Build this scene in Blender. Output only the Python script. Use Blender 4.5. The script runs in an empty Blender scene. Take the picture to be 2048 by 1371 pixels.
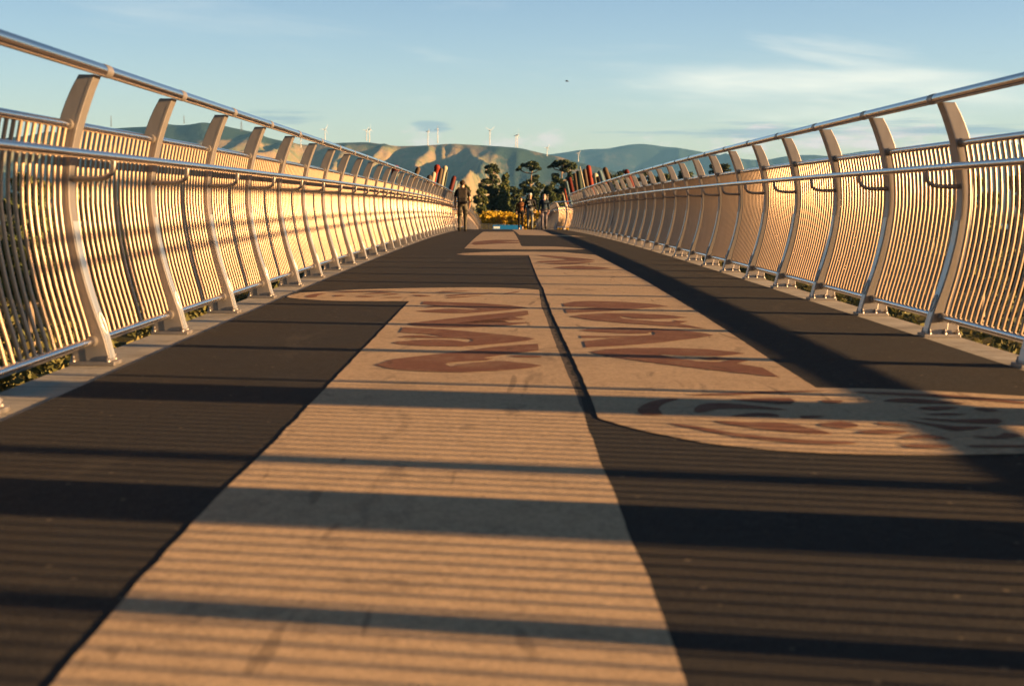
import bpy, bmesh, math, random
import numpy as np
from mathutils import Matrix, Vector

SC = bpy.context.scene
COL = SC.collection
R = math.radians

# ------------------------------------------------------------------ camera
CAM_H = 0.82
cam_data = bpy.data.cameras.new("camera")
cam_data.sensor_width = 36.0
cam_data.lens = 50.0
cam_data.clip_start = 0.05
cam_data.clip_end = 60000.0
cam_data.dof.use_dof = True
cam_data.dof.focus_distance = 18.0
cam_data.dof.aperture_fstop = 4.0
cam = bpy.data.objects.new("camera", cam_data)
COL.objects.link(cam)
cam.matrix_world = (Matrix.Translation((0, 0, CAM_H)) @ Matrix.Rotation(-0.00755, 4, 'Z')
                    @ Matrix.Rotation(math.pi / 2 - 0.09464, 4, 'X') @ Matrix.Rotation(0.00424, 4, 'Z'))
SC.camera = cam

# ------------------------------------------------------------------ sun and sky
SUN_EL = R(6.2)
SUN_AZ = math.atan(0.19)                      # the sun stands to the right and a little behind
SUN_DIR = Vector((math.cos(SUN_EL) * math.cos(SUN_AZ), -math.cos(SUN_EL) * math.sin(SUN_AZ), math.sin(SUN_EL)))
sun_data = bpy.data.lights.new("sun", 'SUN')
sun_data.energy = 5.0
sun_data.angle = R(0.75)
sun_data.color = (1.0, 0.58, 0.24)
sun = bpy.data.objects.new("sun", sun_data)
COL.objects.link(sun)
sun.rotation_euler = SUN_DIR.to_track_quat('Z', 'Y').to_euler()
sun.location = SUN_DIR * 50

world = bpy.data.worlds.new("World")
SC.world = world
world.use_nodes = True
wt = world.node_tree
wt.nodes.clear()


def wn(t, **kw):
    n = wt.nodes.new(t)
    for k, v in kw.items():
        setattr(n, k, v)
    return n


def wm(op, a, b=None, clamp=False):
    n = wn('ShaderNodeMath', operation=op, use_clamp=clamp)
    for i, v in enumerate((a, b)):
        if v is None:
            continue
        if isinstance(v, (int, float)):
            n.inputs[i].default_value = v
        else:
            wt.links.new(v, n.inputs[i])
    return n.outputs[0]


def wmix(fac, a, b, blend='MIX'):
    n = wn('ShaderNodeMix', data_type='RGBA', blend_type=blend)
    for s, v in ((n.inputs[0], fac), (n.inputs[6], a), (n.inputs[7], b)):
        if isinstance(v, (int, float)):
            s.default_value = v
        elif isinstance(v, tuple):
            s.default_value = v
        else:
            wt.links.new(v, s)
    return n.outputs[2]


SKY_STRENGTH = 0.055
sky = wn('ShaderNodeTexSky', sky_type='NISHITA', sun_disc=False)
sky.sun_elevation = SUN_EL
sky.sun_rotation = R(90) + SUN_AZ
sky.altitude = 60
sky.air_density = 1.0
sky.dust_density = 0.35
sky.ozone_density = 2.0
tc = wn('ShaderNodeTexCoord')
sep = wn('ShaderNodeSeparateXYZ')
wt.links.new(tc.outputs['Generated'], sep.inputs[0])
X, Y, Z = sep.outputs
AZ = wm('ARCTAN2', X, Y)                        # compass angle from the bridge axis, radians
EL = wm('ARCSINE', Z)


def band(el0, half, az0, azw, sx, sz, lo, hi, detail=5.0, seed=0.0, dist=0.0, tilt=0.0):
    """a bank of cloud: noise stretched along the horizon, kept inside a soft patch of the sky"""
    elt = wm('ADD', EL, wm('MULTIPLY', wm('SUBTRACT', AZ, az0), tilt))
    cmb = wn('ShaderNodeCombineXYZ')
    wt.links.new(wm('MULTIPLY', AZ, sx), cmb.inputs[0])
    wt.links.new(wm('MULTIPLY', elt, sz), cmb.inputs[1])
    cmb.inputs[2].default_value = seed
    nz = wn('ShaderNodeTexNoise')
    nz.inputs['Scale'].default_value = 1.0
    nz.inputs['Detail'].default_value = detail
    nz.inputs['Roughness'].default_value = 0.55
    nz.inputs['Distortion'].default_value = dist
    wt.links.new(cmb.outputs[0], nz.inputs['Vector'])
    de = wm('DIVIDE', wm('SUBTRACT', elt, el0), half)
    da = wm('DIVIDE', wm('SUBTRACT', AZ, az0), azw)
    rr = wm('ADD', wm('MULTIPLY', de, de), wm('MULTIPLY', da, da))
    env = wm('SUBTRACT', 1.0, rr, clamp=True)
    val = wm('ADD', nz.outputs[0], wm('MULTIPLY', wm('SUBTRACT', env, 1.0), 0.45))
    mr = wn('ShaderNodeMapRange', interpolation_type='SMOOTHSTEP')
    wt.links.new(val, mr.inputs[0])
    mr.inputs[1].default_value = lo
    mr.inputs[2].default_value = hi
    return mr.outputs[0]


skyc = wmix(1.0, sky.outputs[0], (1.0, 1.0, 1.0, 1), 'MULTIPLY')
# bright veil of moist air low in the sky
lift = wm('SUBTRACT', 1.0, wm('DIVIDE', EL, 0.42), clamp=True)
lift = wm('MULTIPLY', lift, wm('ADD', 1.0, wm('MULTIPLY', wm('MINIMUM', AZ, 0.1), 0.5)))
skyc = wmix(1.0, skyc, wmix(lift, (0.245, 0.255, 0.27, 1), (0.95, 0.925, 1.16, 1)), 'MULTIPLY')
cream = (3.9, 3.7, 3.05, 1)
pink = (3.1, 2.6, 2.4, 1)
grey = (1.15, 1.5, 1.65, 1)
c = skyc
c = wmix(wm('MULTIPLY', band(0.077, 0.027, 0.225, 0.22, 7, 50, 0.12, 0.78, 3, 3.1, 0.2, 0.04), 0.75), c, cream)
c = wmix(wm('MULTIPLY', band(0.103, 0.022, 0.245, 0.10, 10, 90, 0.25, 0.8, 4, 8.3, 0.3, 0.16), 0.42), c, cream)
c = wmix(wm('MULTIPLY', band(0.125, 0.03, -0.22, 0.16, 8, 60, 0.3, 0.9, 4, 5.3, 0.3, 0.1), 0.25), c, cream)
c = wmix(wm('MULTIPLY', band(0.046, 0.016, 0.22, 0.16, 45, 120, 0.30, 0.56, 5, 1.7, 0.2), 0.95), c, pink)
c = wmix(wm('MULTIPLY', band(0.046, 0.012, 0.02, 0.05, 60, 110, 0.30, 0.60, 5, 4.4, 0.2), 0.7), c, pink)
c = wmix(wm('MULTIPLY', band(0.047, 0.014, -0.05, 0.03, 50, 110, 0.30, 0.60, 5, 6.1, 0.2), 0.7), c, pink)
c = wmix(wm('MULTIPLY', band(0.053, 0.010, 0.23, 0.20, 14, 240, 0.26, 0.55, 4, 2.2), 0.85), c, grey)
c = wmix(wm('MULTIPLY', band(0.056, 0.006, -0.05, 0.020, 16, 220, 0.22, 0.5, 4, 9.2), 0.8), c, grey)
c = wmix(wm('MULTIPLY', band(0.060, 0.009, -0.155, 0.05, 20, 260, 0.26, 0.55, 4, 7.7), 0.75), c, grey)
bg = wn('ShaderNodeBackground')
bg.inputs['Strength'].default_value = SKY_STRENGTH
wt.links.new(c, bg.inputs['Color'])
wo = wn('ShaderNodeOutputWorld')
wt.links.new(bg.outputs[0], wo.inputs['Surface'])

SC.view_settings.view_transform = 'Standard'
SC.view_settings.look = 'None'
SC.view_settings.gamma = 1.0
SC.view_settings.use_curve_mapping = False
SC.view_settings.exposure = 2.6
SC.render.engine = 'CYCLES'
SC.cycles.use_denoising = True
SC.cycles.max_bounces = 6
SC.cycles.diffuse_bounces = 3
SC.cycles.glossy_bounces = 4
SC.cycles.transmission_bounces = 4
SC.cycles.volume_bounces = 0
SC.cycles.caustics_reflective = False
SC.cycles.caustics_refractive = False

# ------------------------------------------------------------------ helpers


class MB:
    """collects shapes and links them as one mesh object"""

    def __init__(s):
        s.v, s.f, s.m, s.sm = [], [], [], []

    def add(s, verts, faces, mi=0, smooth=False):
        o = len(s.v)
        s.v += [tuple(p) for p in verts]
        s.f += [tuple(i + o for i in f) for f in faces]
        s.m += [mi] * len(faces)
        s.sm += [smooth] * len(faces)

    def box(s, x0, x1, y0, y1, z0, z1, mi=0):
        v = [(x, y, z) for x in (x0, x1) for y in (y0, y1) for z in (z0, z1)]
        s.add(v, [(0, 1, 3, 2), (4, 6, 7, 5), (0, 4, 5, 1), (2, 3, 7, 6), (0, 2, 6, 4), (1, 5, 7, 3)], mi)

    def tube(s, path, r, seg=10, mi=0, caps=True, smooth=True):
        path = [Vector(p) for p in path]
        n = len(path)
        rr = r if isinstance(r, (list, tuple)) else [r] * n
        vs, fs = [], []
        up = None
        for i, p in enumerate(path):
            t = (path[min(i + 1, n - 1)] - path[max(i - 1, 0)]).normalized()
            if up is None:
                up = Vector((0, 0, 1)) if abs(t.z) < 0.9 else Vector((1, 0, 0))
            a = t.cross(up).normalized()
            b = a.cross(t).normalized()
            up = b
            for k in range(seg):
                w = 2 * math.pi * k / seg
                vs.append(p + (a * math.cos(w) + b * math.sin(w)) * rr[i])
        for i in range(n - 1):
            for k in range(seg):
                q = (k + 1) % seg
                fs.append((i * seg + k, i * seg + q, (i + 1) * seg + q, (i + 1) * seg + k))
        s.add(vs, fs, mi, smooth)
        if caps:
            s.add(vs[:seg], [tuple(range(seg))][::1], mi)
            s.add(vs[-seg:], [tuple(range(seg))[::-1]], mi)

    def prism(s, poly, y0, y1, mi=0):
        """polygon in (x, z) extruded along y"""
        n = len(poly)
        v = [(x, y0, z) for x, z in poly] + [(x, y1, z) for x, z in poly]
        f = [tuple(range(n)), tuple(range(2 * n - 1, n - 1, -1))]
        f += [(i, i + n, (i + 1) % n + n, (i + 1) % n) for i in range(n)]
        s.add(v, f, mi)

    def ball(s, c, r, seg=10, rings=7, mi=0):
        rx, ry, rz = r if isinstance(r, tuple) else (r, r, r)
        v = [(c[0], c[1], c[2] + rz)]
        for i in range(1, rings):
            a = math.pi * i / rings
            for k in range(seg):
                w = 2 * math.pi * k / seg
                v.append((c[0] + rx * math.sin(a) * math.cos(w), c[1] + ry * math.sin(a) * math.sin(w), c[2] + rz * math.cos(a)))
        v.append((c[0], c[1], c[2] - rz))
        f = [(0, 1 + k, 1 + (k + 1) % seg) for k in range(seg)]
        for i in range(rings - 2):
            for k in range(seg):
                q = (k + 1) % seg
                f.append((1 + i * seg + k, 1 + (i + 1) * seg + k, 1 + (i + 1) * seg + q, 1 + i * seg + q))
        e = len(v) - 1
        f += [(e, 1 + (rings - 2) * seg + (k + 1) % seg, 1 + (rings - 2) * seg + k) for k in range(seg)]
        s.add(v, f, mi, True)

    def mesh(s, name, mats, bevel=0.0):
        me = bpy.data.meshes.new(name)
        me.from_pydata(s.v, [], s.f)
        for m in (mats if isinstance(mats, (list, tuple)) else [mats]):
            me.materials.append(m)
        me.polygons.foreach_set('material_index', s.m)
        me.polygons.foreach_set('use_smooth', s.sm)
        bm = bmesh.new()
        bm.from_mesh(me)
        bmesh.ops.recalc_face_normals(bm, faces=bm.faces)
        if bevel:
            es = [e for e in bm.edges if len(e.link_faces) == 2 and e.calc_face_angle(0) > 0.6]
            bmesh.ops.bevel(bm, geom=es, offset=bevel, segments=2, profile=0.5, affect='EDGES')
        bm.to_mesh(me)
        bm.free()
        me.update()
        return me

    def build(s, name, mats, parent=None, bevel=0.0):
        return link(name, s.mesh(name, mats, bevel), parent)


def link(name, data, parent=None):
    o = bpy.data.objects.new(name, data)
    COL.objects.link(o)
    if parent is not None:
        o.parent = parent
    return o


def tag(o, label=None, cat=None, group=None, kind=None):
    if label:
        o['label'] = label
    if cat:
        o['category'] = cat
    if group:
        o['group'] = group
    if kind:
        o['kind'] = kind
    return o


def empty(name, loc=(0, 0, 0), rz=0.0):
    o = link(name, None)
    o.empty_display_size = 0.3
    o.location = loc
    o.rotation_euler = (0, 0, rz)
    return o


def child(name, data, parent, loc=(0, 0, 0), rot=(0, 0, 0), scale=None):
    o = link(name, data, parent)
    o.location = loc
    o.rotation_euler = rot
    if scale:
        o.scale = scale
    return o


# ---- materials


def mat(name, color, rough=0.6, metal=0.0, spec=0.5):
    m = bpy.data.materials.new(name)
    m.use_nodes = True
    b = m.node_tree.nodes['Principled BSDF']
    b.inputs['Base Color'].default_value = (*color, 1)
    b.inputs['Roughness'].default_value = rough
    b.inputs['Metallic'].default_value = metal
    b.inputs['Specular IOR Level'].default_value = spec
    return m


class NT:
    """short hand for node trees of surface materials"""

    def __init__(s, m):
        s.t = m.node_tree
        s.b = s.t.nodes['Principled BSDF']

    def n(s, t, **kw):
        n = s.t.nodes.new(t)
        for k, v in kw.items():
            setattr(n, k, v)
        return n

    def put(s, sock, v):
        if isinstance(v, (int, float, tuple)):
            sock.default_value = v
        else:
            s.t.links.new(v, sock)

    def noise(s, scale, detail=4.0, rough=0.55, vec=None, dist=0.0, stretch=None):
        n = s.n('ShaderNodeTexNoise')
        n.inputs['Scale'].default_value = scale
        n.inputs['Detail'].default_value = detail
        n.inputs['Roughness'].default_value = rough
        n.inputs['Distortion'].default_value = dist
        if vec is None:
            vec = s.n('ShaderNodeTexCoord').outputs['Object']
        if stretch:
            mp = s.n('ShaderNodeMapping')
            mp.inputs['Scale'].default_value = stretch
            s.put(mp.inputs['Vector'], vec)
            vec = mp.outputs[0]
        s.put(n.inputs['Vector'], vec)
        return n.outputs[0]

    def ramp(s, fac, lo, hi, a=0.0, b=1.0):
        n = s.n('ShaderNodeMapRange', interpolation_type='SMOOTHSTEP')
        s.put(n.inputs[0], fac)
        n.inputs[1].default_value = lo
        n.inputs[2].default_value = hi
        n.inputs[3].default_value = a
        n.inputs[4].default_value = b
        return n.outputs[0]

    def mix(s, fac, a, b, blend='MIX'):
        n = s.n('ShaderNodeMix', data_type='RGBA', blend_type=blend)
        for k, v in ((0, fac), (6, a), (7, b)):
            s.put(n.inputs[k], (*v, 1) if isinstance(v, tuple) and len(v) == 3 else v)
        return n.outputs[2]

    def math(s, op, a, b=0.0):
        n = s.n('ShaderNodeMath', operation=op)
        s.put(n.inputs[0], a)
        s.put(n.inputs[1], b)
        return n.outputs[0]

    def bump(s, h, strength=0.3, dist=0.01):
        n = s.n('ShaderNodeBump')
        n.inputs['Strength'].default_value = strength
        n.inputs['Distance'].default_value = dist
        s.put(n.inputs['Height'], h)
        s.t.links.new(n.outputs[0], s.b.inputs['Normal'])

    def color(s, v):
        s.put(s.b.inputs['Base Color'], v)

    def rough(s, v):
        s.put(s.b.inputs['Roughness'], v)


def metal_mat(name, color, rough, metal, var=0.25):
    m = mat(name, color, rough, metal)
    t = NT(m)
    n1 = t.noise(9.0, 5, 0.6, stretch=(1, 1, 0.18))
    n2 = t.noise(60.0, 3)
    dk = tuple(c * (1 - var) for c in color)
    t.color(t.mix(t.ramp(n1, 0.3, 0.7), dk, color))
    t.rough(t.ramp(n2, 0.3, 0.7, rough - 0.02, rough + 0.03))
    return m


M = {}
M['rail'] = metal_mat('polished_steel', (0.62, 0.60, 0.60), 0.16, 1.0, 0.04)
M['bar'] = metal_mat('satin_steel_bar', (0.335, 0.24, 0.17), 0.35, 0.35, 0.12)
M['post'] = metal_mat('satin_steel_post', (0.31, 0.285, 0.275), 0.48, 0.85, 0.18)
M['post_dark'] = metal_mat('dull_steel_joint', (0.30, 0.27, 0.25), 0.4, 0.7, 0.15)
M['strip'] = mat('light_strip_cover', (0.40, 0.42, 0.44), 0.38, 0.7)
M['lens'] = mat('light_lens', (0.75, 0.78, 0.8), 0.15)

m = M['asphalt'] = mat('asphalt', (0.04, 0.035, 0.03), 0.8)
t = NT(m)
fine = t.noise(170, 3, 0.7)
mid = t.noise(28, 4)
big = t.noise(0.9, 4)
col = t.mix(t.ramp(fine, 0.35, 0.72), (0.0175, 0.018, 0.021), (0.066, 0.062, 0.060))
col = t.mix(t.math('MULTIPLY', t.ramp(big, 0.4, 0.7), 0.5), col, (0.048, 0.039, 0.032))
scf = t.noise(1.6, 6, 0.65, dist=1.4, stretch=(1.0, 0.3, 1.0))
col = t.mix(t.ramp(scf, 0.56, 0.70, 0.0, 0.55), col, (0.075, 0.066, 0.058))
ptc = t.noise(3.2, 5, 0.65, dist=0.8)
col = t.mix(t.ramp(ptc, 0.58, 0.70, 0.0, 0.5), col, (0.020, 0.018, 0.017))
vor = t.n('ShaderNodeTexVoronoi')
vor.inputs['Scale'].default_value = 9.0
t.put(vor.inputs['Vector'], t.n('ShaderNodeTexCoord').outputs['Object'])
speck = t.ramp(vor.outputs['Distance'], 0.05, 0.09, 1.0, 0.0)
col = t.mix(t.math('MULTIPLY', speck, 0.32), col, (0.42, 0.34, 0.24))
t.color(col)
t.rough(t.ramp(mid, 0.3, 0.7, 0.85, 0.98))
t.b.inputs['Specular IOR Level'].default_value = 0.12
t.bump(t.math('ADD', fine, t.math('MULTIPLY', mid, 0.6)), 0.55, 0.006)


def paint_mat(name, a, b, dirt, wear=None):
    m = mat(name, a, 0.9, 0, 0.15)
    t = NT(m)
    fine = t.noise(150, 3, 0.7)
    mid = t.noise(12, 5, 0.6, dist=0.6)
    big = t.noise(1.1, 5, 0.6, dist=0.5)
    scuff = t.noise(2.2, 6, 0.65, dist=1.6, stretch=(1.0, 0.35, 1.0))
    blot = t.noise(4.5, 6, 0.7, dist=0.8)
    tyre = t.noise(5.0, 3, 0.5, dist=2.2, stretch=(1.0, 0.16, 1.0))
    col = t.mix(t.ramp(mid, 0.3, 0.7), a, b)
    col = t.mix(t.ramp(big, 0.48, 0.78, 0.0, 0.45), col, dirt)
    col = t.mix(t.ramp(scuff, 0.58, 0.70, 0.0, 0.6), col, dirt)
    col = t.mix(t.ramp(blot, 0.56, 0.68, 0.0, 0.5), col, dirt)
    col = t.mix(t.ramp(tyre, 0.655, 0.70, 0.0, 0.55), col, tuple(v * .7 for v in dirt))
    gr = t.noise(48, 4, 0.75)
    col = t.mix(t.ramp(gr, 0.44, 0.70, 0.0, 0.42), col, dirt)
    col = t.mix(t.ramp(gr, 0.52, 0.28, 0.0, 0.35), col, tuple(min(1, v * 1.3) for v in a))
    col = t.mix(t.ramp(fine, 0.42, 0.75, 0.0, 0.55), col, dirt)
    if wear:
        w = t.math('ADD', t.math('MULTIPLY', fine, 0.45), t.math('MULTIPLY', blot, 0.55))
        col = t.mix(t.ramp(w, 0.50, 0.60, 0.0, 0.45), col, wear)
    t.color(col)
    t.bump(fine, 0.45, 0.005)
    return m


M['beige'] = paint_mat('beige_surfacing', (0.62, 0.45, 0.295), (0.55, 0.395, 0.255), (0.22, 0.165, 0.12))
M['brown'] = paint_mat('red_brown_surfacing', (0.235, 0.105, 0.07), (0.205, 0.09, 0.06), (0.12, 0.06, 0.045), (0.40, 0.27, 0.18))

m = M['concrete'] = mat('deck_concrete', (0.4, 0.36, 0.31), 0.85)
t = NT(m)
n1 = t.noise(3.0, 6, 0.6)
n2 = t.noise(60, 4)
col = t.mix(t.ramp(n1, 0.35, 0.7), (0.42, 0.38, 0.32), (0.27, 0.24, 0.20))
col = t.mix(t.ramp(n2, 0.5, 0.8, 0, 0.4), col, (0.18, 0.16, 0.14))
st = t.noise(2.0, 6, 0.7, dist=1.0)
col = t.mix(t.ramp(st, 0.52, 0.68, 0, 0.6), col, (0.13, 0.105, 0.08))
sxyz = t.n('ShaderNodeSeparateXYZ')
t.put(sxyz.inputs[0], t.n('ShaderNodeTexCoord').outputs['Object'])
fr = t.math('FRACT', t.math('MULTIPLY', sxyz.outputs[1], 1 / 1.62), 0.0)
jn = t.math('LESS_THAN', t.math('ABSOLUTE', t.math('SUBTRACT', fr, 0.8)), 0.004)
t.color(t.mix(t.math('MULTIPLY', jn, 0.85), col, (0.05, 0.045, 0.04)))
t.bump(n2, 0.3, 0.004)


def leaf_mat(name, cols, trans=0.25):
    m = bpy.data.materials.new(name)
    m.use_nodes = True
    t = NT(m)
    g = t.n('ShaderNodeNewGeometry')
    oi = t.n('ShaderNodeObjectInfo')
    rnd = g.outputs['Random Per Island']
    col = t.mix(t.ramp(rnd, 0.0, 0.55), cols[0], cols[1])
    col = t.mix(t.ramp(rnd, 0.6, 1.0), col, cols[2])
    col = t.mix(t.math('MULTIPLY', oi.outputs['Random'], 0.35), col, cols[2])
    t.color(col)
    t.b.inputs['Roughness'].default_value = 0.7
    t.b.inputs['Specular IOR Level'].default_value = 0.25
    tr = t.n('ShaderNodeBsdfTranslucent')
    t.put(tr.inputs['Color'], col)
    mx = t.n('ShaderNodeMixShader')
    mx.inputs[0].default_value = trans
    t.t.links.new(t.b.outputs[0], mx.inputs[1])
    t.t.links.new(tr.outputs[0], mx.inputs[2])
    t.t.links.new(mx.outputs[0], t.t.nodes['Material Output'].inputs['Surface'])
    return m


M['pine'] = leaf_mat('pine_needles', ((0.012, 0.028, 0.018), (0.032, 0.055, 0.024), (0.075, 0.09, 0.034)), 0.15)
M['broad'] = leaf_mat('broad_leaves', ((0.03, 0.055, 0.018), (0.07, 0.095, 0.028), (0.15, 0.14, 0.045)), 0.25)
M['golden'] = leaf_mat('golden_leaves', ((0.26, 0.17, 0.012), (0.48, 0.32, 0.02), (0.62, 0.43, 0.04)), 0.4)
M['scrub'] = leaf_mat('scrub_leaves', ((0.03, 0.045, 0.014), (0.085, 0.09, 0.028), (0.17, 0.14, 0.05)), 0.2)
m = M['bark'] = mat('bark', (0.16, 0.12, 0.09), 0.9)
t = NT(m)
n1 = t.noise(9, 5, 0.6, stretch=(1, 1, 0.2))
t.color(t.mix(t.ramp(n1, 0.35, 0.65), (0.07, 0.05, 0.04), (0.26, 0.20, 0.15)))
t.bump(n1, 0.6, 0.03)

# outlines of the patterns laid into the deck, metres
BEIGE = [[(-0.73,0.6),(-0.755,2.332),(-0.77,2.88),(-0.778,3.539),(-0.773,4.084),(-0.762,4.646),(-0.757,6.345),(-0.75,7.936),(-0.742,11.402),(-0.856,11.425),(-1.216,11.405),(-1.466,11.479),(-1.651,11.647),(-1.763,11.794),(-1.802,11.916),(-1.806,12.142),(-1.759,12.413),(-1.572,12.67),(-1.288,12.944),(-0.936,13.117),(-0.574,13.257),(-0.295,13.314),(-0.014,13.292),(0.218,13.152),(0.342,12.971),(0.304,10.753),(0.311,9.783),(0.307,8.571),(0.309,7.241),(0.312,6.268),(0.316,5.368),(0.31,4.419),(0.317,3.822),(0.314,3.341),(0.322,3.005),(0.32,2.746),(0.318,2.527),(0.315,2.337),(0.315,0.6)],[(0.387,13.163),(0.365,10.271),(0.37,7.732),(0.373,6.201),(0.365,5.27),(0.433,5.118),(0.509,4.974),(0.585,4.869),(0.673,4.748),(0.777,4.663),(0.912,4.59),(1.05,4.546),(1.207,4.526),(1.447,4.516),(1.697,4.548),(1.898,4.634),(2.147,4.825),(2.307,4.986),(2.417,5.156),(2.45,5.3),(2.444,5.504),(2.353,5.765),(2.196,5.91),(2.019,5.998),(1.83,6.081),(1.627,6.133),(1.502,6.154),(1.376,6.16),(1.389,7.439),(1.44,10.275),(1.46,12.676),(1.479,14.648),(1.475,17.718),(1.461,22.153),(1.183,22.957),(0.999,23.576),(0.557,23.786),(0.181,23.737),(-0.368,23.193),(-0.624,22.734),(-0.712,22.243),(-0.562,21.847),(-0.094,21.789),(0.419,21.804),(0.398,18.297),(0.383,15.163)],[(-0.666,25.37),(-0.655,35.013),(-0.626,48.553),(0.406,49.018),(0.395,36.72),(0.375,27.602),(0.393,27.048),(0.633,27.048),(0.991,26.959),(1.262,26.303),(1.484,25.207),(1.285,24.937),(0.846,24.906),(0.321,24.894),(-0.204,25.033)],[(0.44,60.996),(0.476,51.106),(0.497,40.463),(1.386,39.261),(1.824,38.051),(2.218,37.49),(1.902,39.686),(1.471,41.274),(1.506,46.874),(1.638,57.534),(1.069,65.472)]]
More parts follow.
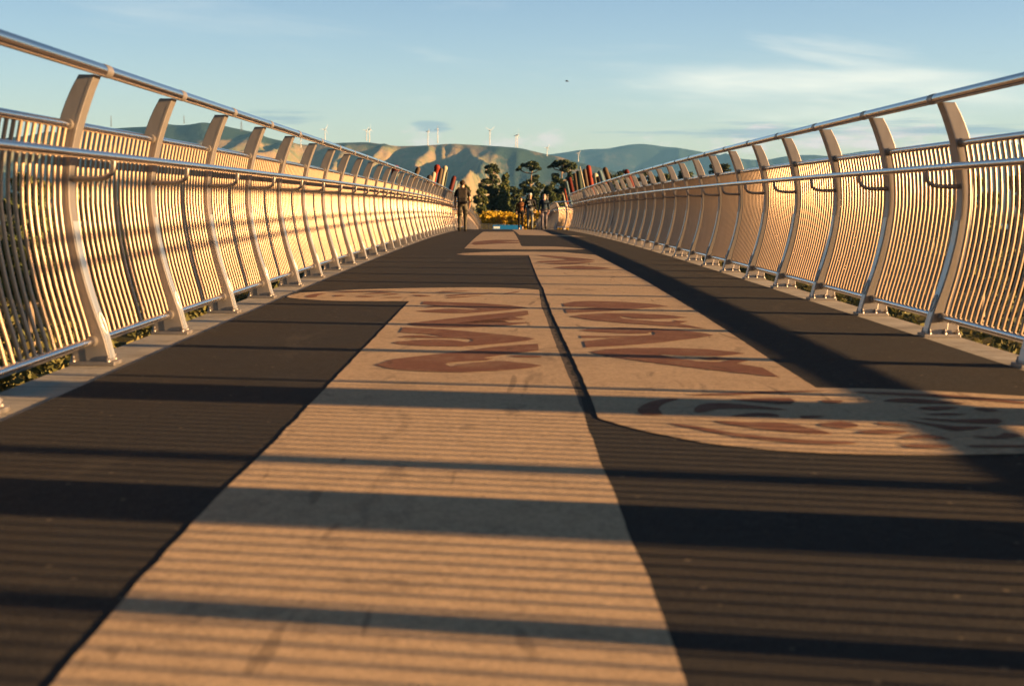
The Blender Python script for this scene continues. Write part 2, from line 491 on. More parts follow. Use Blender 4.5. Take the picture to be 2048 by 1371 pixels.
BROWN = [[(-0.622,11.386),(-0.381,11.293),(-0.159,11.201),(0.06,10.991),(0.199,10.747),(0.057,10.492),(-0.079,10.352),(-0.244,10.189),(-0.377,10.183),(-0.514,10.262),(-0.626,10.344),(-0.584,10.434),(-0.493,10.528),(-0.393,10.624),(-0.323,10.591),(-0.218,10.523),(-0.149,10.545),(-0.185,10.635),(-0.292,10.723),(-0.4,10.793),(-0.47,10.789),(-0.577,10.69),(-0.55,10.833),(-0.512,10.932),(-0.621,11.096)],
 [(0.194,10.454),(0.056,10.272),(-0.206,9.943),(-0.419,9.621),(-0.592,9.364),(-0.622,9.271),(-0.559,9.135),(-0.394,9.041),(-0.187,9.036),(0.051,9.195),(0.206,9.427),(0.052,9.42),(-0.102,9.363),(-0.241,9.308),(-0.279,9.335),(-0.256,9.407),(-0.166,9.528),(-0.105,9.62),(-0.023,9.761),(0.054,9.78),(0.066,9.688),(-0.01,9.587),(0.021,9.536),(0.167,9.67),(0.093,9.845),(0.193,10.067)],
 [(-0.624,9.032),(-0.419,8.941),(-0.181,8.741),(0.047,8.525),(0.156,8.384),(0.198,8.301),(0.153,8.189),(0.045,8.061),(-0.112,7.916),(-0.213,7.847),(-0.42,7.855),(-0.554,7.936),(-0.614,8.017),(-0.592,8.108),(-0.491,8.193),(-0.386,8.241),(-0.277,8.211),(-0.194,8.085),(-0.158,8.177),(-0.17,8.248),(-0.254,8.323),(-0.336,8.326),(-0.445,8.328),(-0.61,8.356),(-0.574,8.461),(-0.482,8.499),(-0.36,8.388),(-0.333,8.389),(-0.428,8.549),(-0.622,8.68)],
 [(-0.616,6.939),(-0.55,7.206),(-0.394,7.384),(-0.207,7.595),(-0.059,7.817),(0.096,7.949),(0.207,8.004),(0.203,7.646),(0.042,7.474),(-0.093,7.271),(-0.04,7.243),(-0.077,7.157),(-0.193,7.112),(-0.261,7.049),(-0.277,6.989),(-0.246,6.892),(-0.212,6.971),(-0.146,7.053),(-0.03,7.138),(0.04,7.12),(0.132,7.041),(0.203,6.944),(0.128,6.826),(-0.006,6.729),(-0.181,6.659),(-0.357,6.683),(-0.517,6.77)],
 [(0.041,7.367),(0.114,7.413),(0.201,7.389),(0.202,7.31),(0.112,7.29)],
 [(0.484,11.181),(0.588,11.434),(0.72,11.498),(0.98,11.413),(1.2,11.178),(1.292,10.934),(1.11,10.762),(0.807,10.446),(0.474,10.236),(0.472,10.584),(0.595,10.675),(0.744,10.831),(0.485,10.881)],
 [(0.477,9.931),(0.563,10.096),(0.748,10.248),(0.967,10.225),(1.173,10.102),(1.301,9.884),(1.177,9.775),(1.031,9.749),(0.924,9.764),(0.854,9.937),(0.823,9.925),(0.839,9.76),(0.954,9.645),(1.064,9.512),(1.175,9.546),(1.171,9.654),(1.259,9.56),(1.179,9.384),(1.302,8.993),(1.212,9.077),(1.032,9.221),(0.808,9.397),(0.619,9.61)],
 [(0.479,8.85),(0.579,8.981),(0.781,9.077),(0.97,9.014),(1.147,8.876),(1.239,8.715),(1.284,8.558),(1.153,8.363),(0.908,8.101),(0.683,7.922),(0.468,7.816),(0.474,8.156),(0.608,8.306),(0.758,8.461),(0.635,8.381),(0.474,8.353),(0.476,8.504),(0.622,8.494),(0.806,8.509),(0.933,8.584),(0.943,8.761),(0.903,8.743),(0.91,8.662),(0.781,8.641),(0.601,8.731)],
 [(0.478,7.594),(0.566,7.722),(0.74,7.805),(0.943,7.812),(1.136,7.741),(1.25,7.619),(1.3,7.53),(1.151,7.406),(0.962,7.429),(0.822,7.496),(0.887,7.34),(0.989,7.158),(1.109,7.129),(1.182,7.241),(1.152,7.246),(1.088,7.194),(1.009,7.304),(1.112,7.358),(1.265,7.211),(1.18,7.072),(1.275,6.893),(1.285,6.511),(1.15,6.646),(0.948,6.859),(0.737,7.113),(0.542,7.387)],
 [(0.536,21.881),(0.908,21.343),(1.323,20.07),(0.961,19.38),(0.521,19.0),(0.524,19.509),(0.926,20.09),(0.741,20.843)],
 [(0.559,18.786),(0.95,19.152),(1.295,19.645),(1.088,18.837),(0.783,18.388)],
 [(0.623,17.499),(0.98,18.055),(1.346,17.334),(0.923,16.989)],
 [(-0.587,30.519),(-0.135,32.712),(0.358,32.434),(0.382,31.366),(-0.019,30.787),(0.368,30.216),(0.323,29.303),(-0.119,28.94),(-0.535,27.79)],
 [(0.534,5.5),(0.6,5.691),(0.683,5.79),(0.73,5.779),(0.66,5.665),(0.615,5.502),(0.613,5.349),(0.535,5.358)],
 [(0.744,5.427),(0.788,5.613),(0.891,5.67),(1.02,5.591),(1.117,5.487),(0.969,5.52),(0.851,5.507),(0.786,5.428)],
 [(0.865,5.305),(0.948,5.396),(1.031,5.398),(1.054,5.319),(0.973,5.327)],
 [(0.958,5.785),(1.192,5.819),(1.161,5.648),(1.053,5.685)],
 [(0.778,5.898),(0.972,5.976),(1.186,6.043),(1.396,6.036),(1.174,5.98),(0.95,5.89)],
 [(1.139,5.336),(1.226,5.323),(1.131,5.263)],
 [(1.314,5.764),(1.395,5.749),(1.355,5.68),(1.31,5.69)],
 [(0.784,5.208),(0.909,5.173),(1.039,5.167),(1.102,5.055),(1.162,4.914),(1.01,4.954),(0.87,5.073)],
 [(0.609,5.149),(0.713,5.07),(0.831,4.921),(1.014,4.801),(1.184,4.753),(1.175,4.714),(0.997,4.723),(0.819,4.85),(0.692,5.017)],
 [(1.154,5.132),(1.256,5.194),(1.302,5.117),(1.248,5.045),(1.195,5.057)],
 [(1.391,5.183),(1.49,5.094),(1.389,5.119)],
 [(1.255,4.958),(1.354,5.016),(1.438,4.962),(1.335,4.918)],
 [(1.366,4.828),(1.486,4.912),(1.544,4.811),(1.471,4.838)],
 [(1.334,4.69),(1.459,4.711),(1.507,4.674),(1.403,4.635)],
 [(1.538,6.027),(1.912,5.925),(2.128,5.726),(2.108,5.669),(1.847,5.852),(1.548,5.965)],
 [(1.558,5.752),(1.677,5.83),(1.811,5.735),(1.876,5.664),(1.639,5.698)],
 [(1.644,5.551),(1.727,5.59),(1.815,5.57),(1.694,5.483)],
 [(1.617,5.38),(1.711,5.412),(1.785,5.384),(1.695,5.362)],
 [(1.555,5.295),(1.697,5.25),(1.865,5.277),(1.824,5.159),(1.678,5.189)],
 [(1.504,5.246),(1.569,5.168),(1.648,5.097),(1.765,5.081),(1.615,4.991),(1.573,5.086)],
 [(1.639,4.894),(1.712,4.867),(1.776,4.951),(1.819,4.897),(1.735,4.834),(1.667,4.833)],
 [(1.573,4.694),(1.752,4.697),(1.738,4.659),(1.574,4.656)],
 [(1.856,5.529),(1.912,5.556),(1.943,5.489),(1.884,5.451)],
 [(-1.649,11.976),(-1.595,12.291),(-1.521,12.331),(-1.559,12.049),(-1.543,11.882),(-1.582,11.765)],
 [(-1.422,12.126),(-1.32,12.063),(-1.39,11.891)],
 [(-1.492,12.477),(-1.27,12.676),(-0.927,12.812),(-1.146,12.609),(-1.364,12.466)],
 [(-1.232,11.967),(-1.161,12.038),(-1.064,11.943),(-1.144,11.855)],
 [(-1.184,12.279),(-1.07,12.539),(-0.949,12.473),(-1.074,12.321)],
 [(-1.02,12.219),(-0.941,12.365),(-0.887,12.261),(-0.958,12.153)],
 [(-1.008,11.814),(-0.838,11.889),(-0.853,11.79)],
 [(-0.766,12.146),(-0.7,12.168),(-0.592,12.037),(-0.689,11.981)],
 [(-0.473,12.146),(-0.298,12.331),(-0.138,12.412),(-0.047,12.638),(-0.138,12.341),(-0.294,12.191),(-0.424,12.013)],
 [(-0.452,11.878),(-0.29,12.02),(-0.136,12.166),(-0.288,11.92),(-0.426,11.781)],
 [(-0.583,12.568),(-0.449,12.726),(-0.273,12.775),(-0.444,12.577)],
 [(0.011,12.35),(0.07,12.534),(0.165,12.726),(0.116,12.5)],
 [(-0.811,12.481),(-0.722,12.56),(-0.76,12.412)]]

# ------------------------------------------------------------------ the line of the bridge


def deck_z(y):
    y = max(y, -8.0)
    z = 0.007731 * y - 0.000158 * y * y
    if y > 80:
        s = y - 80
        z -= 0.016 * s * s / (s + 6.0)
    return z


def deck_x(y):
    y = max(y, 0.0)
    if y < 25:
        return 8.9e-5 * y * y
    return 0.0556 + 0.0018 * (y - 25)


WL, WR = 1.919, 2.574           # inner foot of the railings left and right of the camera
Y0, Y1 = -6.0, 126.0
AL, AR = 1.83, 2.53            # edge of the asphalt
SL, SR = 2.115, 2.775             # edge of the concrete slab
BAY0, BAY1, BAYW = 58.0, 75.5, 1.35


def bay(y):
    if y <= BAY0 or y >= BAY1:
        return 0.0
    w = min(1.0, (y - BAY0) / 5.5, (BAY1 - y) / 5.5)
    return BAYW * w * w * (3 - 2 * w)


ys = sorted(set([Y0 + i * 1.0 for i in range(int(Y1 - Y0) + 1)] + [BAY0, BAY1]))
b = MB()
vs, fs = [], []
for y in ys:
    x, z, w = deck_x(y), deck_z(y), bay(y)
    vs += [(x - AL - w, y, z), (x + AR + w, y, z)]
for i in range(len(ys) - 1):
    fs.append((2 * i, 2 * i + 1, 2 * i + 3, 2 * i + 2))
b.add(vs, fs)
deck = b.build('bridge_deck', M['asphalt'])
tag(deck, 'dark asphalt walkway of the footbridge with beige and red-brown patterns', 'walkway', kind='structure')
b = MB()
vs, fs = [], []
for y in ys:
    x, z, w = deck_x(y), deck_z(y) - 0.004, bay(y)
    vs += [(x - SL - w, y, z), (x + SR + w, y, z), (x + SR + w, y, z - 0.35), (x + 1.2, y, z - 0.9), (x - 0.7, y, z - 0.9), (x - SL - w, y, z - 0.35)]
n = len(ys)
for i in range(n - 1):
    for k in range(6):
        q = (k + 1) % 6
        fs.append((6 * i + k, 6 * i + q, 6 * (i + 1) + q, 6 * (i + 1) + k))
fs += [tuple(range(6)), tuple(range(6 * n - 1, 6 * n - 7, -1))]
b.add(vs, fs)
child('concrete_slab', b.mesh('concrete_slab', M['concrete']), deck)
for py in (18, 52, 86):
    b = MB()
    z = deck_z(py) - 0.9
    b.tube([(deck_x(py) + 0.25, py, -9), (deck_x(py) + 0.25, py, z - 0.5), (deck_x(py) + 0.25, py, z - 0.02)], [0.55, 0.55, 0.95], 20)
    child('bridge_pier', b.mesh('bridge_pier', M['concrete']), deck)


def smooth_poly(p, it):
    for _ in range(it):
        q = []
        for i in range(len(p)):
            a, c = p[i], p[(i + 1) % len(p)]
            pr, nx = p[i - 1], p[(i + 2) % len(p)]
            q.append(a)
            q.append((0.5625 * (a[0] + c[0]) - 0.0625 * (pr[0] + nx[0]), 0.5625 * (a[1] + c[1]) - 0.0625 * (pr[1] + nx[1])))
        p = q
    return p


def deck_patch(poly, off, ragged=0.0, seed=1):
    rnd = random.Random(seed)
    if ragged:                                   # hand-laid edges wander a little
        q = []
        for i in range(len(poly)):
            a, c = Vector(poly[i]), Vector(poly[(i + 1) % len(poly)])
            n = max(1, min(60, int((c - a).length / 0.12)))
            nn = Vector((-(c - a).y, (c - a).x))
            nn = nn.normalized() if nn.length > 1e-6 else nn
            for k in range(n):
                p = a.lerp(c, k / n)
                q.append(tuple(p + nn * (rnd.gauss(0, ragged) if k else 0)))
        poly = q
    bm = bmesh.new()
    f = bm.faces.new([bm.verts.new((x, y, 0)) for x, y in poly])
    bmesh.ops.triangulate(bm, faces=[f])
    y0, y1 = min(p[1] for p in poly), max(p[1] for p in poly)
    k = math.ceil(y0)
    while k < y1:
        bmesh.ops.bisect_plane(bm, geom=bm.verts[:] + bm.edges[:] + bm.faces[:], plane_co=(0, k, 0), plane_no=(0, 1, 0), dist=1e-5)
        k += 1
    for v in bm.verts:
        ya = Y0 + math.floor(v.co.y - Y0)
        w = v.co.y - ya
        v.co.z = deck_z(ya) * (1 - w) + deck_z(ya + 1) * w + off
    for f in bm.faces:
        f.normal_update()
        if f.normal.z < 0:
            f.normal_flip()
    me = bpy.data.meshes.new('patch')
    bm.to_mesh(me)
    bm.free()
    return me


for i, p in enumerate(BEIGE):
    me = deck_patch(p, 0.0025, 0.0016 if i < 2 else 0.0, i)
    me.materials.append(M['beige'])
    child('beige_artwork', me, deck)
M['joint'] = paint_mat('worn_joint', (0.17, 0.135, 0.11), (0.09, 0.075, 0.065), (0.05, 0.042, 0.038))
rj = random.Random(4)
left, right = [], []
yj = 5.35
while yj < 12.9:
    left.append((0.300, yj))
    right.append((0.322 + 0.016 * abs(rj.gauss(0, 1)) * min(1.0, (yj - 5.2) * .6), yj))
    yj += 0.07
me = deck_patch(left + right[::-1], 0.0015)
me.materials.append(M['joint'])
child('worn_joint', me, deck)
bm_all = bmesh.new()
for i, p in enumerate(BROWN):
    me = deck_patch(smooth_poly(p, 1) if len(p) < 12 else p, 0.0045, 0.0, i)
    bm_all.from_mesh(me)
    bpy.data.meshes.remove(me)
me = bpy.data.meshes.new('brown_artwork')
bm_all.to_mesh(me)
bm_all.free()
me.materials.append(M['brown'])
child('brown_artwork', me, deck)

# ------------------------------------------------------------------ railings
SP = 1.62
H_TOP, U_TOP, R_TOP = 1.425, 0.012, 0.030
H_INF, U_INF, R_INF = 1.165, 0.178, 0.021
H_BOT, U_BOT, R_BOT = 0.116, 0.088, 0.022
H_HND, U_HND, R_HND = 1.012, -0.022, 0.021
PROF = [(0, 0.0, .125), (.15, .037, .140), (.30, .089, .178), (.43, .126, .21), (.58, .16, .238), (.70, .178, .252), (.81, .19, .259),
        (.93, .188, .258), (1.05, .172, .254), (1.17, .145, .240), (1.27, .115, .216), (1.38, .074, .165), (1.445, .046, .128)]
PROF = [(h * .972, a * .972, o * .972) for h, a, o in PROF]


def prof_at(h):
    for (h0, a0, o0), (h1, a1, o1) in zip(PROF, PROF[1:]):
        if h <= h1:
            w = (h - h0) / (h1 - h0)
            return a0 + (a1 - a0) * w, o0 + (o1 - o0) * w
    return PROF[-1][1:]


# post: curved steel blade, a C bulging outwards; local x is outwards, y along the bridge
b = MB()
hs = [i * H_TOP * 0.985 / 22 for i in range(23)]
poly = [(prof_at(h)[0], h) for h in hs] + [(prof_at(h)[1], h) for h in reversed(hs)]
b.prism(poly, -0.055, 0.055)
b.tube([(U_TOP, -0.05, H_TOP), (U_TOP, 0.05, H_TOP)], R_TOP + 0.0018, 16, 0)
b.tube([(U_INF, -0.085, H_INF), (U_INF, 0.085, H_INF)], R_INF + 0.006, 12, 1)
b.tube([(U_BOT, -0.10, H_BOT), (U_BOT, 0.10, H_BOT)], R_BOT + 0.006, 12, 1)
# dull joint line between the blade and its inner flange
for h0, h1 in zip(hs[11:-1], hs[12:]):
    a0, a1 = prof_at(h0)[0], prof_at(h1)[0]
    for s in (-1, 1):
        b.add([(a0 + .012, s * .0562, h0), (a0 + .017, s * .0562, h0), (a1 + .017, s * .0562, h1), (a1 + .012, s * .0562, h1)], [(0, 1, 2, 3)], 1)
POST_ME = b.mesh('post', [M['post'], M['post_dark']], 0.0)
bmt = bmesh.new()
bmt.from_mesh(POST_ME)
es = [e for e in bmt.edges if len(e.link_faces) == 2 and e.calc_face_angle(0) > 1.2 and all(f.material_index == 0 for f in e.link_faces)]
bmesh.ops.bevel(bmt, geom=es, offset=0.004, segments=2, profile=0.5, affect='EDGES')
bmt.to_mesh(POST_ME)
bmt.free()
# base plate with bolts and the foot gusset
b = MB()
b.box(-0.022, 0.200, -0.075, 0.075, -0.004, 0.016)
b.prism([(0.03, .014), (0.192, .014), (0.192, .07), (0.165, .112), (0.06, .112)], -0.048, 0.048)
BASE_ME = b.mesh('base_plate', M['post'], 0.003)
b = MB()
BOLT_AT = ((0.012, -0.063), (0.105, -0.063), (0.182, -0.063), (0.012, 0.063), (0.182, 0.063))
b.tube([(0, 0, .014), (0, 0, .028), (0, 0, .0281), (0, 0, .040), (0, 0, .046)], [.0135, .0135, .009, .009, .004], 8)
BOLT_ME = b.mesh('bolt', M['post'])
# the lamp cover on the inner face of the lower half, with its oval lens
b = MB()
hh = [0.03 + i * (0.70 - 0.03) / 14 for i in range(15)]
for h0, h1 in zip(hh, hh[1:]):
    a0, a1 = prof_at(h0)[0] - .004, prof_at(h1)[0] - .004
    v = [(a0, -.046, h0), (a0, .046, h0), (a1, .046, h1), (a1, -.046, h1), (a0 + .006, -.046, h0), (a0 + .006, .046, h0), (a1 + .006, .046, h1), (a1 + .006, -.046, h1)]
    b.add(v, [(0, 1, 2, 3), (0, 4, 5, 1), (3, 2, 6, 7), (0, 3, 7, 4), (1, 5, 6, 2)])
STRIP_ME = b.mesh('light_strip', M['strip'])
b = MB()
ring = []
for k in range(17):
    w = 2 * math.pi * k / 16
    h = .20 + .05 * math.sin(w)
    ring.append((prof_at(h)[0] - .006, .03 * math.cos(w), h))
b.tube(ring, .005, 6, 0, False)
b.add([(p[0] + .001, p[1], p[2]) for p in ring[:-1]], [tuple(range(16))], 1)
LAMP_ME = b.mesh('oval_lamp', [M['lens'], M['post_dark']])
# bracket that carries the hand rail
b = MB()
pth = [(.185, 0, .905), (.12, 0, .903), (.06, 0, .905), (.02, 0, .912), (-.006, 0, .93), (-.018, 0, .955), (-.022, 0, .992)]
for (x0, _, z0), (x1, _, z1) in zip(pth, pth[1:]):
    pass
b.tube(pth, [.015, .014, .013, .013, .013, .013, .012], 8)
BRACKET_ME = b.mesh('rail_bracket', M['post'])
# infill: seventeen curved round bars
b = MB()
hb = [H_BOT + i * (H_INF - H_BOT) / 11 for i in range(12)]


def bar_u(h):
    w = (h - H_BOT) / (H_INF - H_BOT)
    a, o = prof_at(h)
    mid_u = (a + o) / 2
    return mid_u + (U_BOT - sum(prof_at(H_BOT)) / 2) * (1 - w) ** 3 + (U_INF - sum(prof_at(H_INF)) / 2) * w ** 3


for k in range(17):
    yy = (k - 8) * 0.090
    b.tube([(bar_u(h), yy, h) for h in hb], 0.0097, 10, 0, False)
PANEL_ME = b.mesh('bar_panel', M['bar'])


def railing(name, label, pts, flip, detail_to=60.0, group=None):
    """pts: inner foot positions, one per post; outward side is +x of each post (or turned round when flip)"""
    root = empty(name, (pts[0][0], pts[0][1], deck_z(pts[0][1])))
    tag(root, label, 'railing', group)
    o0 = Vector(root.location)
    P = [Vector((x, y, deck_z(y))) for x, y in pts]
    n = len(P)
    N = []
    for i in range(n):
        d1 = (P[min(i + 1, n - 1)] - P[max(i - 1, 0)])
        d1.z = 0
        d1.normalize()
        N.append(Vector((d1.y, -d1.x, 0)) * (-1 if flip else 1))
    for i in range(n):
        rz = math.atan2(N[i].y, N[i].x)
        p = child('post', POST_ME, root, P[i] - o0, (0, 0, rz))
        if P[i].y < detail_to:
            child('base_plate', BASE_ME, p)
            for bx, by in BOLT_AT if P[i].y < 24 else ():
                child('bolt', BOLT_ME, p, (bx, by, 0))
            s = child('light_strip', STRIP_ME, p)
            child('oval_lamp', LAMP_ME, p)
        child('rail_bracket', BRACKET_ME, p)
        if i < n - 1:
            d = P[i + 1] - P[i]
            nn = Vector((d.y, -d.x, 0)).normalized() * (-1 if flip else 1)
            rz = math.atan2(nn.y, nn.x)
            ln = math.hypot(d.x, d.y)
            tilt = math.atan2(d.z, ln) * (-1 if flip else 1)
            mid_p = (P[i] + P[i + 1]) / 2 - o0
            ob = child('bar_panel', PANEL_ME, root, mid_p)
            ob.rotation_mode = 'XYZ'
            mw = Matrix.Rotation(rz, 4, 'Z') @ Matrix.Rotation(tilt, 4, 'X')
            ob.rotation_euler = mw.to_euler()
            ob.scale = (1, ln / SP, 1)

    def sweep(nm, u, h, r, seg):
        mb = MB()
        mb.tube([P[i] - o0 + N[i] * u + Vector((0, 0, h)) for i in range(n)], r, seg)
        child(nm, mb.mesh(nm, M['rail']), root)
    sweep('top_rail', U_TOP, H_TOP, R_TOP, 16)
    sweep('middle_rail', U_INF, H_INF, R_INF, 12)
    sweep('bottom_rail', U_BOT, H_BOT, R_BOT, 12)
    sweep('hand_rail', U_HND, H_HND, R_HND, 14)
    return root


def run(side, ya, yb, w_extra=0.0):
    """post positions along a straight run"""
    out = []
    i0 = math.ceil((ya - 7.004) / SP - 1e-6)
    i1 = math.floor((yb - 7.004) / SP + 1e-6)
    for i in range(i0, i1 + 1):
        y = 7.004 + SP * i
        out.append((deck_x(y) + (WR + w_extra if side > 0 else -WL - w_extra), y))
    return out


yb = 7.004 + SP * 31
yc = 7.004 + SP * 42
near_r, near_l = run(1, -4, yb), run(-1, -4, yb)
railing('bridge_railing', 'long curved steel bar railing along the right edge of the bridge', near_r, False)
railing('bridge_railing', 'long curved steel railing along the left edge of the bridge, glowing gold', near_l, True)
for side, word in ((1, 'right'), (-1, 'left')):
    w = WR if side > 0 else WL
    pts, y = [], yb + .22
    k = round((yc - yb) / 1.5)
    for i in range(k + 1):
        y = yb + .2 + (yc - yb - .4) * i / k
        pts.append((deck_x(y) + side * (w + bay(y)), y))
    railing('bridge_railing', 'short steel railing round the viewing bay on the %s, halfway along the bridge' % word, pts, side < 0, 0)
    railing('bridge_railing', 'distant steel railing on the %s beyond the viewing bay, dropping towards the far bank' % word,
            run(side, yc, 122), side < 0, 0)

# ------------------------------------------------------------------ coloured timber poles beside the bridge
PC = {'red': (0.15, 0.014, 0.005), 'maroon': (0.075, 0.010, 0.007), 'brown': (0.066, 0.044, 0.028), 'cream': (0.29, 0.265, 0.20),
      'blue': (0.08, 0.135, 0.17), 'green': (0.028, 0.042, 0.032)}
PM = {}
for k, cc in PC.items():
    PM[k] = mat('painted_timber_' + k, cc, 0.7, 0, 0.2)
    t = NT(PM[k])
    n1 = t.noise(6, 5, 0.6, stretch=(1, 1, 0.15))
    t.color(t.mix(t.ramp(n1, 0.4, 0.75), cc, tuple(v * 0.72 for v in cc)))
    t.bump(n1, 0.2, 0.01)


def pole(color, x, y, top, r, lean, label, shape='round', flat=1.0, bottom=-0.7):
    z0 = deck_z(y)
    L = top - bottom
    b = MB()
    prof = []
    if shape == 'round':
        prof = [(0, r * .9), (L * .5, r), (L - r * 1.1, r)]
        prof += [(L - r * 1.1 + r * 1.1 * math.sin(a), r * max(0.02, math.cos(a))) for a in (R(20), R(40), R(58), R(74), R(88))]
    elif shape == 'knob':
        k = r * 1.35
        prof = [(0, r * .75), (L * .55, r * .85), (L - 4.2 * k, r * .8), (L - 2.8 * k, r * .78), (L - 2.1 * k, r * 1.0)]
        prof += [(L - k + k * math.sin(a), k * max(0.02, math.cos(a))) for a in (R(-35), R(-10), R(15), R(40), R(62), R(88))]
    elif shape == 'slim':
        prof = [(0, r), (L * .9, r * .8), (L - .02, r * .6), (L, r * .1)]
    elif shape == 'flat':
        prof = [(0, r), (L - .03, r), (L, r * .7)]
    b.tube([(0, 0, h) for h, _ in prof], [q for _, q in prof], 16)
    b.v = [(vx, vy * flat, vz) for vx, vy, vz in b.v]
    o = b.build('timber_pole', PM[color])
    o.location = (x - L * math.sin(lean), y, z0 + bottom)
    o.rotation_euler = (0, lean, 0)
    tag(o, label, 'pole', 'coloured poles beside the bridge')
    return o


def lx(y, e=0.55):
    return deck_x(y) - WL - e


def rx(y, e=0.55):
    return deck_x(y) + WR + e


def px_pole(color, px, py, y, r, lean, label, shape):
    """the head of the pole stands at this bearing and height"""
    zt = CAM_H + (415.6 + .0042 * (px - 1024) - py) / 2844.4 * y
    pole(color, y * (px - PX0) / 2844.4, y, zt - deck_z(y), r, R(lean), label, shape)


PX0 = 1002.5
# left row, heads leaning in over the deck
px_pole('red', 794, 320, 35.0, .075, 19, 'red round-headed pole behind the left railing, the one nearest the camera', 'knob')
px_pole('brown', 838, 321, 43.0, .072, 22, 'brown pole standing alone between the nearest red pole and the left cluster', 'round')
px_pole('brown', 860, 346, 52.0, .10, 14, 'short brown pole at the near end of the left cluster, barely above the rail', 'round')
px_pole('cream', 868, 341, 53.0, .085, 12, 'short cream pole of the left cluster, in front of the tall red one', 'round')
px_pole('red', 875, 326, 54.5, .090, 12, 'tall red pole with bulging head in the left cluster', 'knob')
px_pole('brown', 882.5, 334, 55.5, .080, 11, 'brown pole between the tall red and tall cream poles of the left cluster', 'round')
px_pole('cream', 890.5, 329, 56.5, .080, 11, 'tall cream pole with rounded head in the left cluster, beside a dark green one', 'knob')
px_pole('green', 894.5, 338, 57.8, .055, 12, 'slim dark green pole against the tall cream one of the left cluster', 'slim')
px_pole('maroon', 908.5, 347, 77.5, .120, 16, 'dark red round-topped pole just left of the walking man with backpack', 'round')
px_pole('blue', 911.5, 357, 78.5, .085, 16, 'pale blue-grey pole beside the dark red one, close to the walking man', 'flat')
# right row
px_pole('maroon', 1248.5, 324.5, 36.0, .064, -22, 'dark red pole standing alone, the farthest right of all the poles', 'round')
px_pole('brown', 1206, 325, 44.5, .080, -19, 'large brown round-topped pole leaning left above the right railing', 'round')
px_pole('blue', 1196, 333, 46.5, .070, -19, 'blue-grey pole with slanted head, left of the large brown one', 'flat')
px_pole('red', 1205, 356, 47.5, .085, -14, 'short red pole whose head barely clears the right top rail', 'round')
px_pole('brown', 1194, 350, 49.0, .090, -12, 'short brown pole between the cream knob and the short red head', 'flat')
px_pole('cream', 1186.5, 344, 51.0, .085, -10, 'cream pole with a wide knob head beside the tall red one on the right', 'knob')
px_pole('red', 1173.5, 328.5, 53.5, .095, -10, 'tall bright red pole with rounded top on the right', 'round')
px_pole('brown', 1166, 336, 54.5, .085, -10, 'brown pole tight against the left side of the tall bright red one', 'round')
px_pole('cream', 1157, 329, 56.0, .036, -13, 'thin tall cream pole leaning left of the brown and bright red pair', 'slim')
px_pole('green', 1154, 341, 77.0, .13, -8, 'dark green pole behind the thin leaning cream one', 'flat')
px_pole('brown', 1147, 346, 77.5, .10, -8, 'olive brown pole between the dark green and wide dark red poles', 'flat')
px_pole('maroon', 1136, 352, 77.8, .125, -13, 'wide dark red pole at the left end of the right-hand row', 'flat')
px_pole('blue', 1130.5, 360, 78.2, .075, -13, 'pale blue pole leaning against the wide dark red one on the right', 'flat')
px_pole('red', 1127, 375, 78.6, .065, -12, 'low red pole at the far end of the right row, beside a cream stub', 'slim')
px_pole('cream', 1124.5, 384, 79.0, .050, -12, 'low cream pole, the farthest left of all poles on the right', 'slim')
# unseen stand-in boards and pole, added right of the picture to cast deck shadows
pole('brown', rx(3, .42), 3.04, 2.1, .215, 0, 'unseen brown board added outside the right railing to cast the widest deck shadow band', 'flat', 1.0)
pole('red', rx(5, .42), 5.10, 2.1, .20, 0, 'unseen broad red board added outside the right railing to cast a deck shadow band', 'flat', 1.0)
pole('cream', rx(5.6, .42), 5.63, 2.1, .03, 0, 'unseen thin cream pole added outside the right railing to cast a narrow deck shadow', 'slim', 1.0)

# ------------------------------------------------------------------ ground
GZ = -6.0


def ground_z(x, y):
    w = min(1.0, max(0.0, (y - 96.0) / 26.0))
    w = w * w * (3 - 2 * w)
    e = max(0.0, abs(x) - 14.0) / 40.0
    w *= max(0.0, 1.0 - e * e) * 0.55 + 0.45
    return GZ + w * 3.3


def axis(a):
    return [-v for v in reversed(a)] + [0] + a


gx = axis([3, 6, 10, 15, 22, 32, 45, 60, 85, 120, 180, 300, 600, 1500, 4000, 12000])
gy = [-9000, -3000, -800, -200, -60, -20, 0, 15, 30, 45, 60, 75, 90, 96, 100, 104, 108, 112, 116, 120, 124, 130, 145, 170, 210, 280, 400, 700, 1500, 4000, 9000, 16000]
vs = [(x, y, ground_z(x, y)) for y in gy for x in gx]
w = len(gx)
fs = [(j * w + i, j * w + i + 1, (j + 1) * w + i + 1, (j + 1) * w + i) for j in range(len(gy) - 1) for i in range(w - 1)]
m = M['grass_ground'] = mat('grass_ground', (0.08, 0.08, 0.03), 0.95, 0, 0.1)
t = NT(m)
n1, n2, n3 = t.noise(0.06, 5), t.noise(0.7, 6, 0.6), t.noise(9, 4, 0.6)
col = t.mix(t.ramp(n1, 0.35, 0.65), (0.055, 0.065, 0.020), (0.17, 0.125, 0.045))
col = t.mix(t.ramp(n2, 0.4, 0.7, 0, .8), col, (0.045, 0.045, 0.018))
t.color(t.mix(t.ramp(n3, 0.5, 0.8, 0, .5), col, (0.24, 0.19, 0.08)))
t.bump(t.math('ADD', n2, n3), 1.0, 0.5)
b = MB()
b.add(vs, fs, 0, True)
tag(b.build('ground', m), 'grassy river flat under and beyond the bridge', 'ground', kind='structure')
m = M['water'] = mat('river_water', (0.03, 0.045, 0.04), 0.08)
t = NT(m)
t.bump(t.noise(1.6, 4, stretch=(1, 2, 1)), 0.15, 0.1)
b = MB()
rv = [(-400, 380, 470), (60, 400, 500), (150, 385, 515), (260, 400, 560), (700, 520, 760)]
vs = []
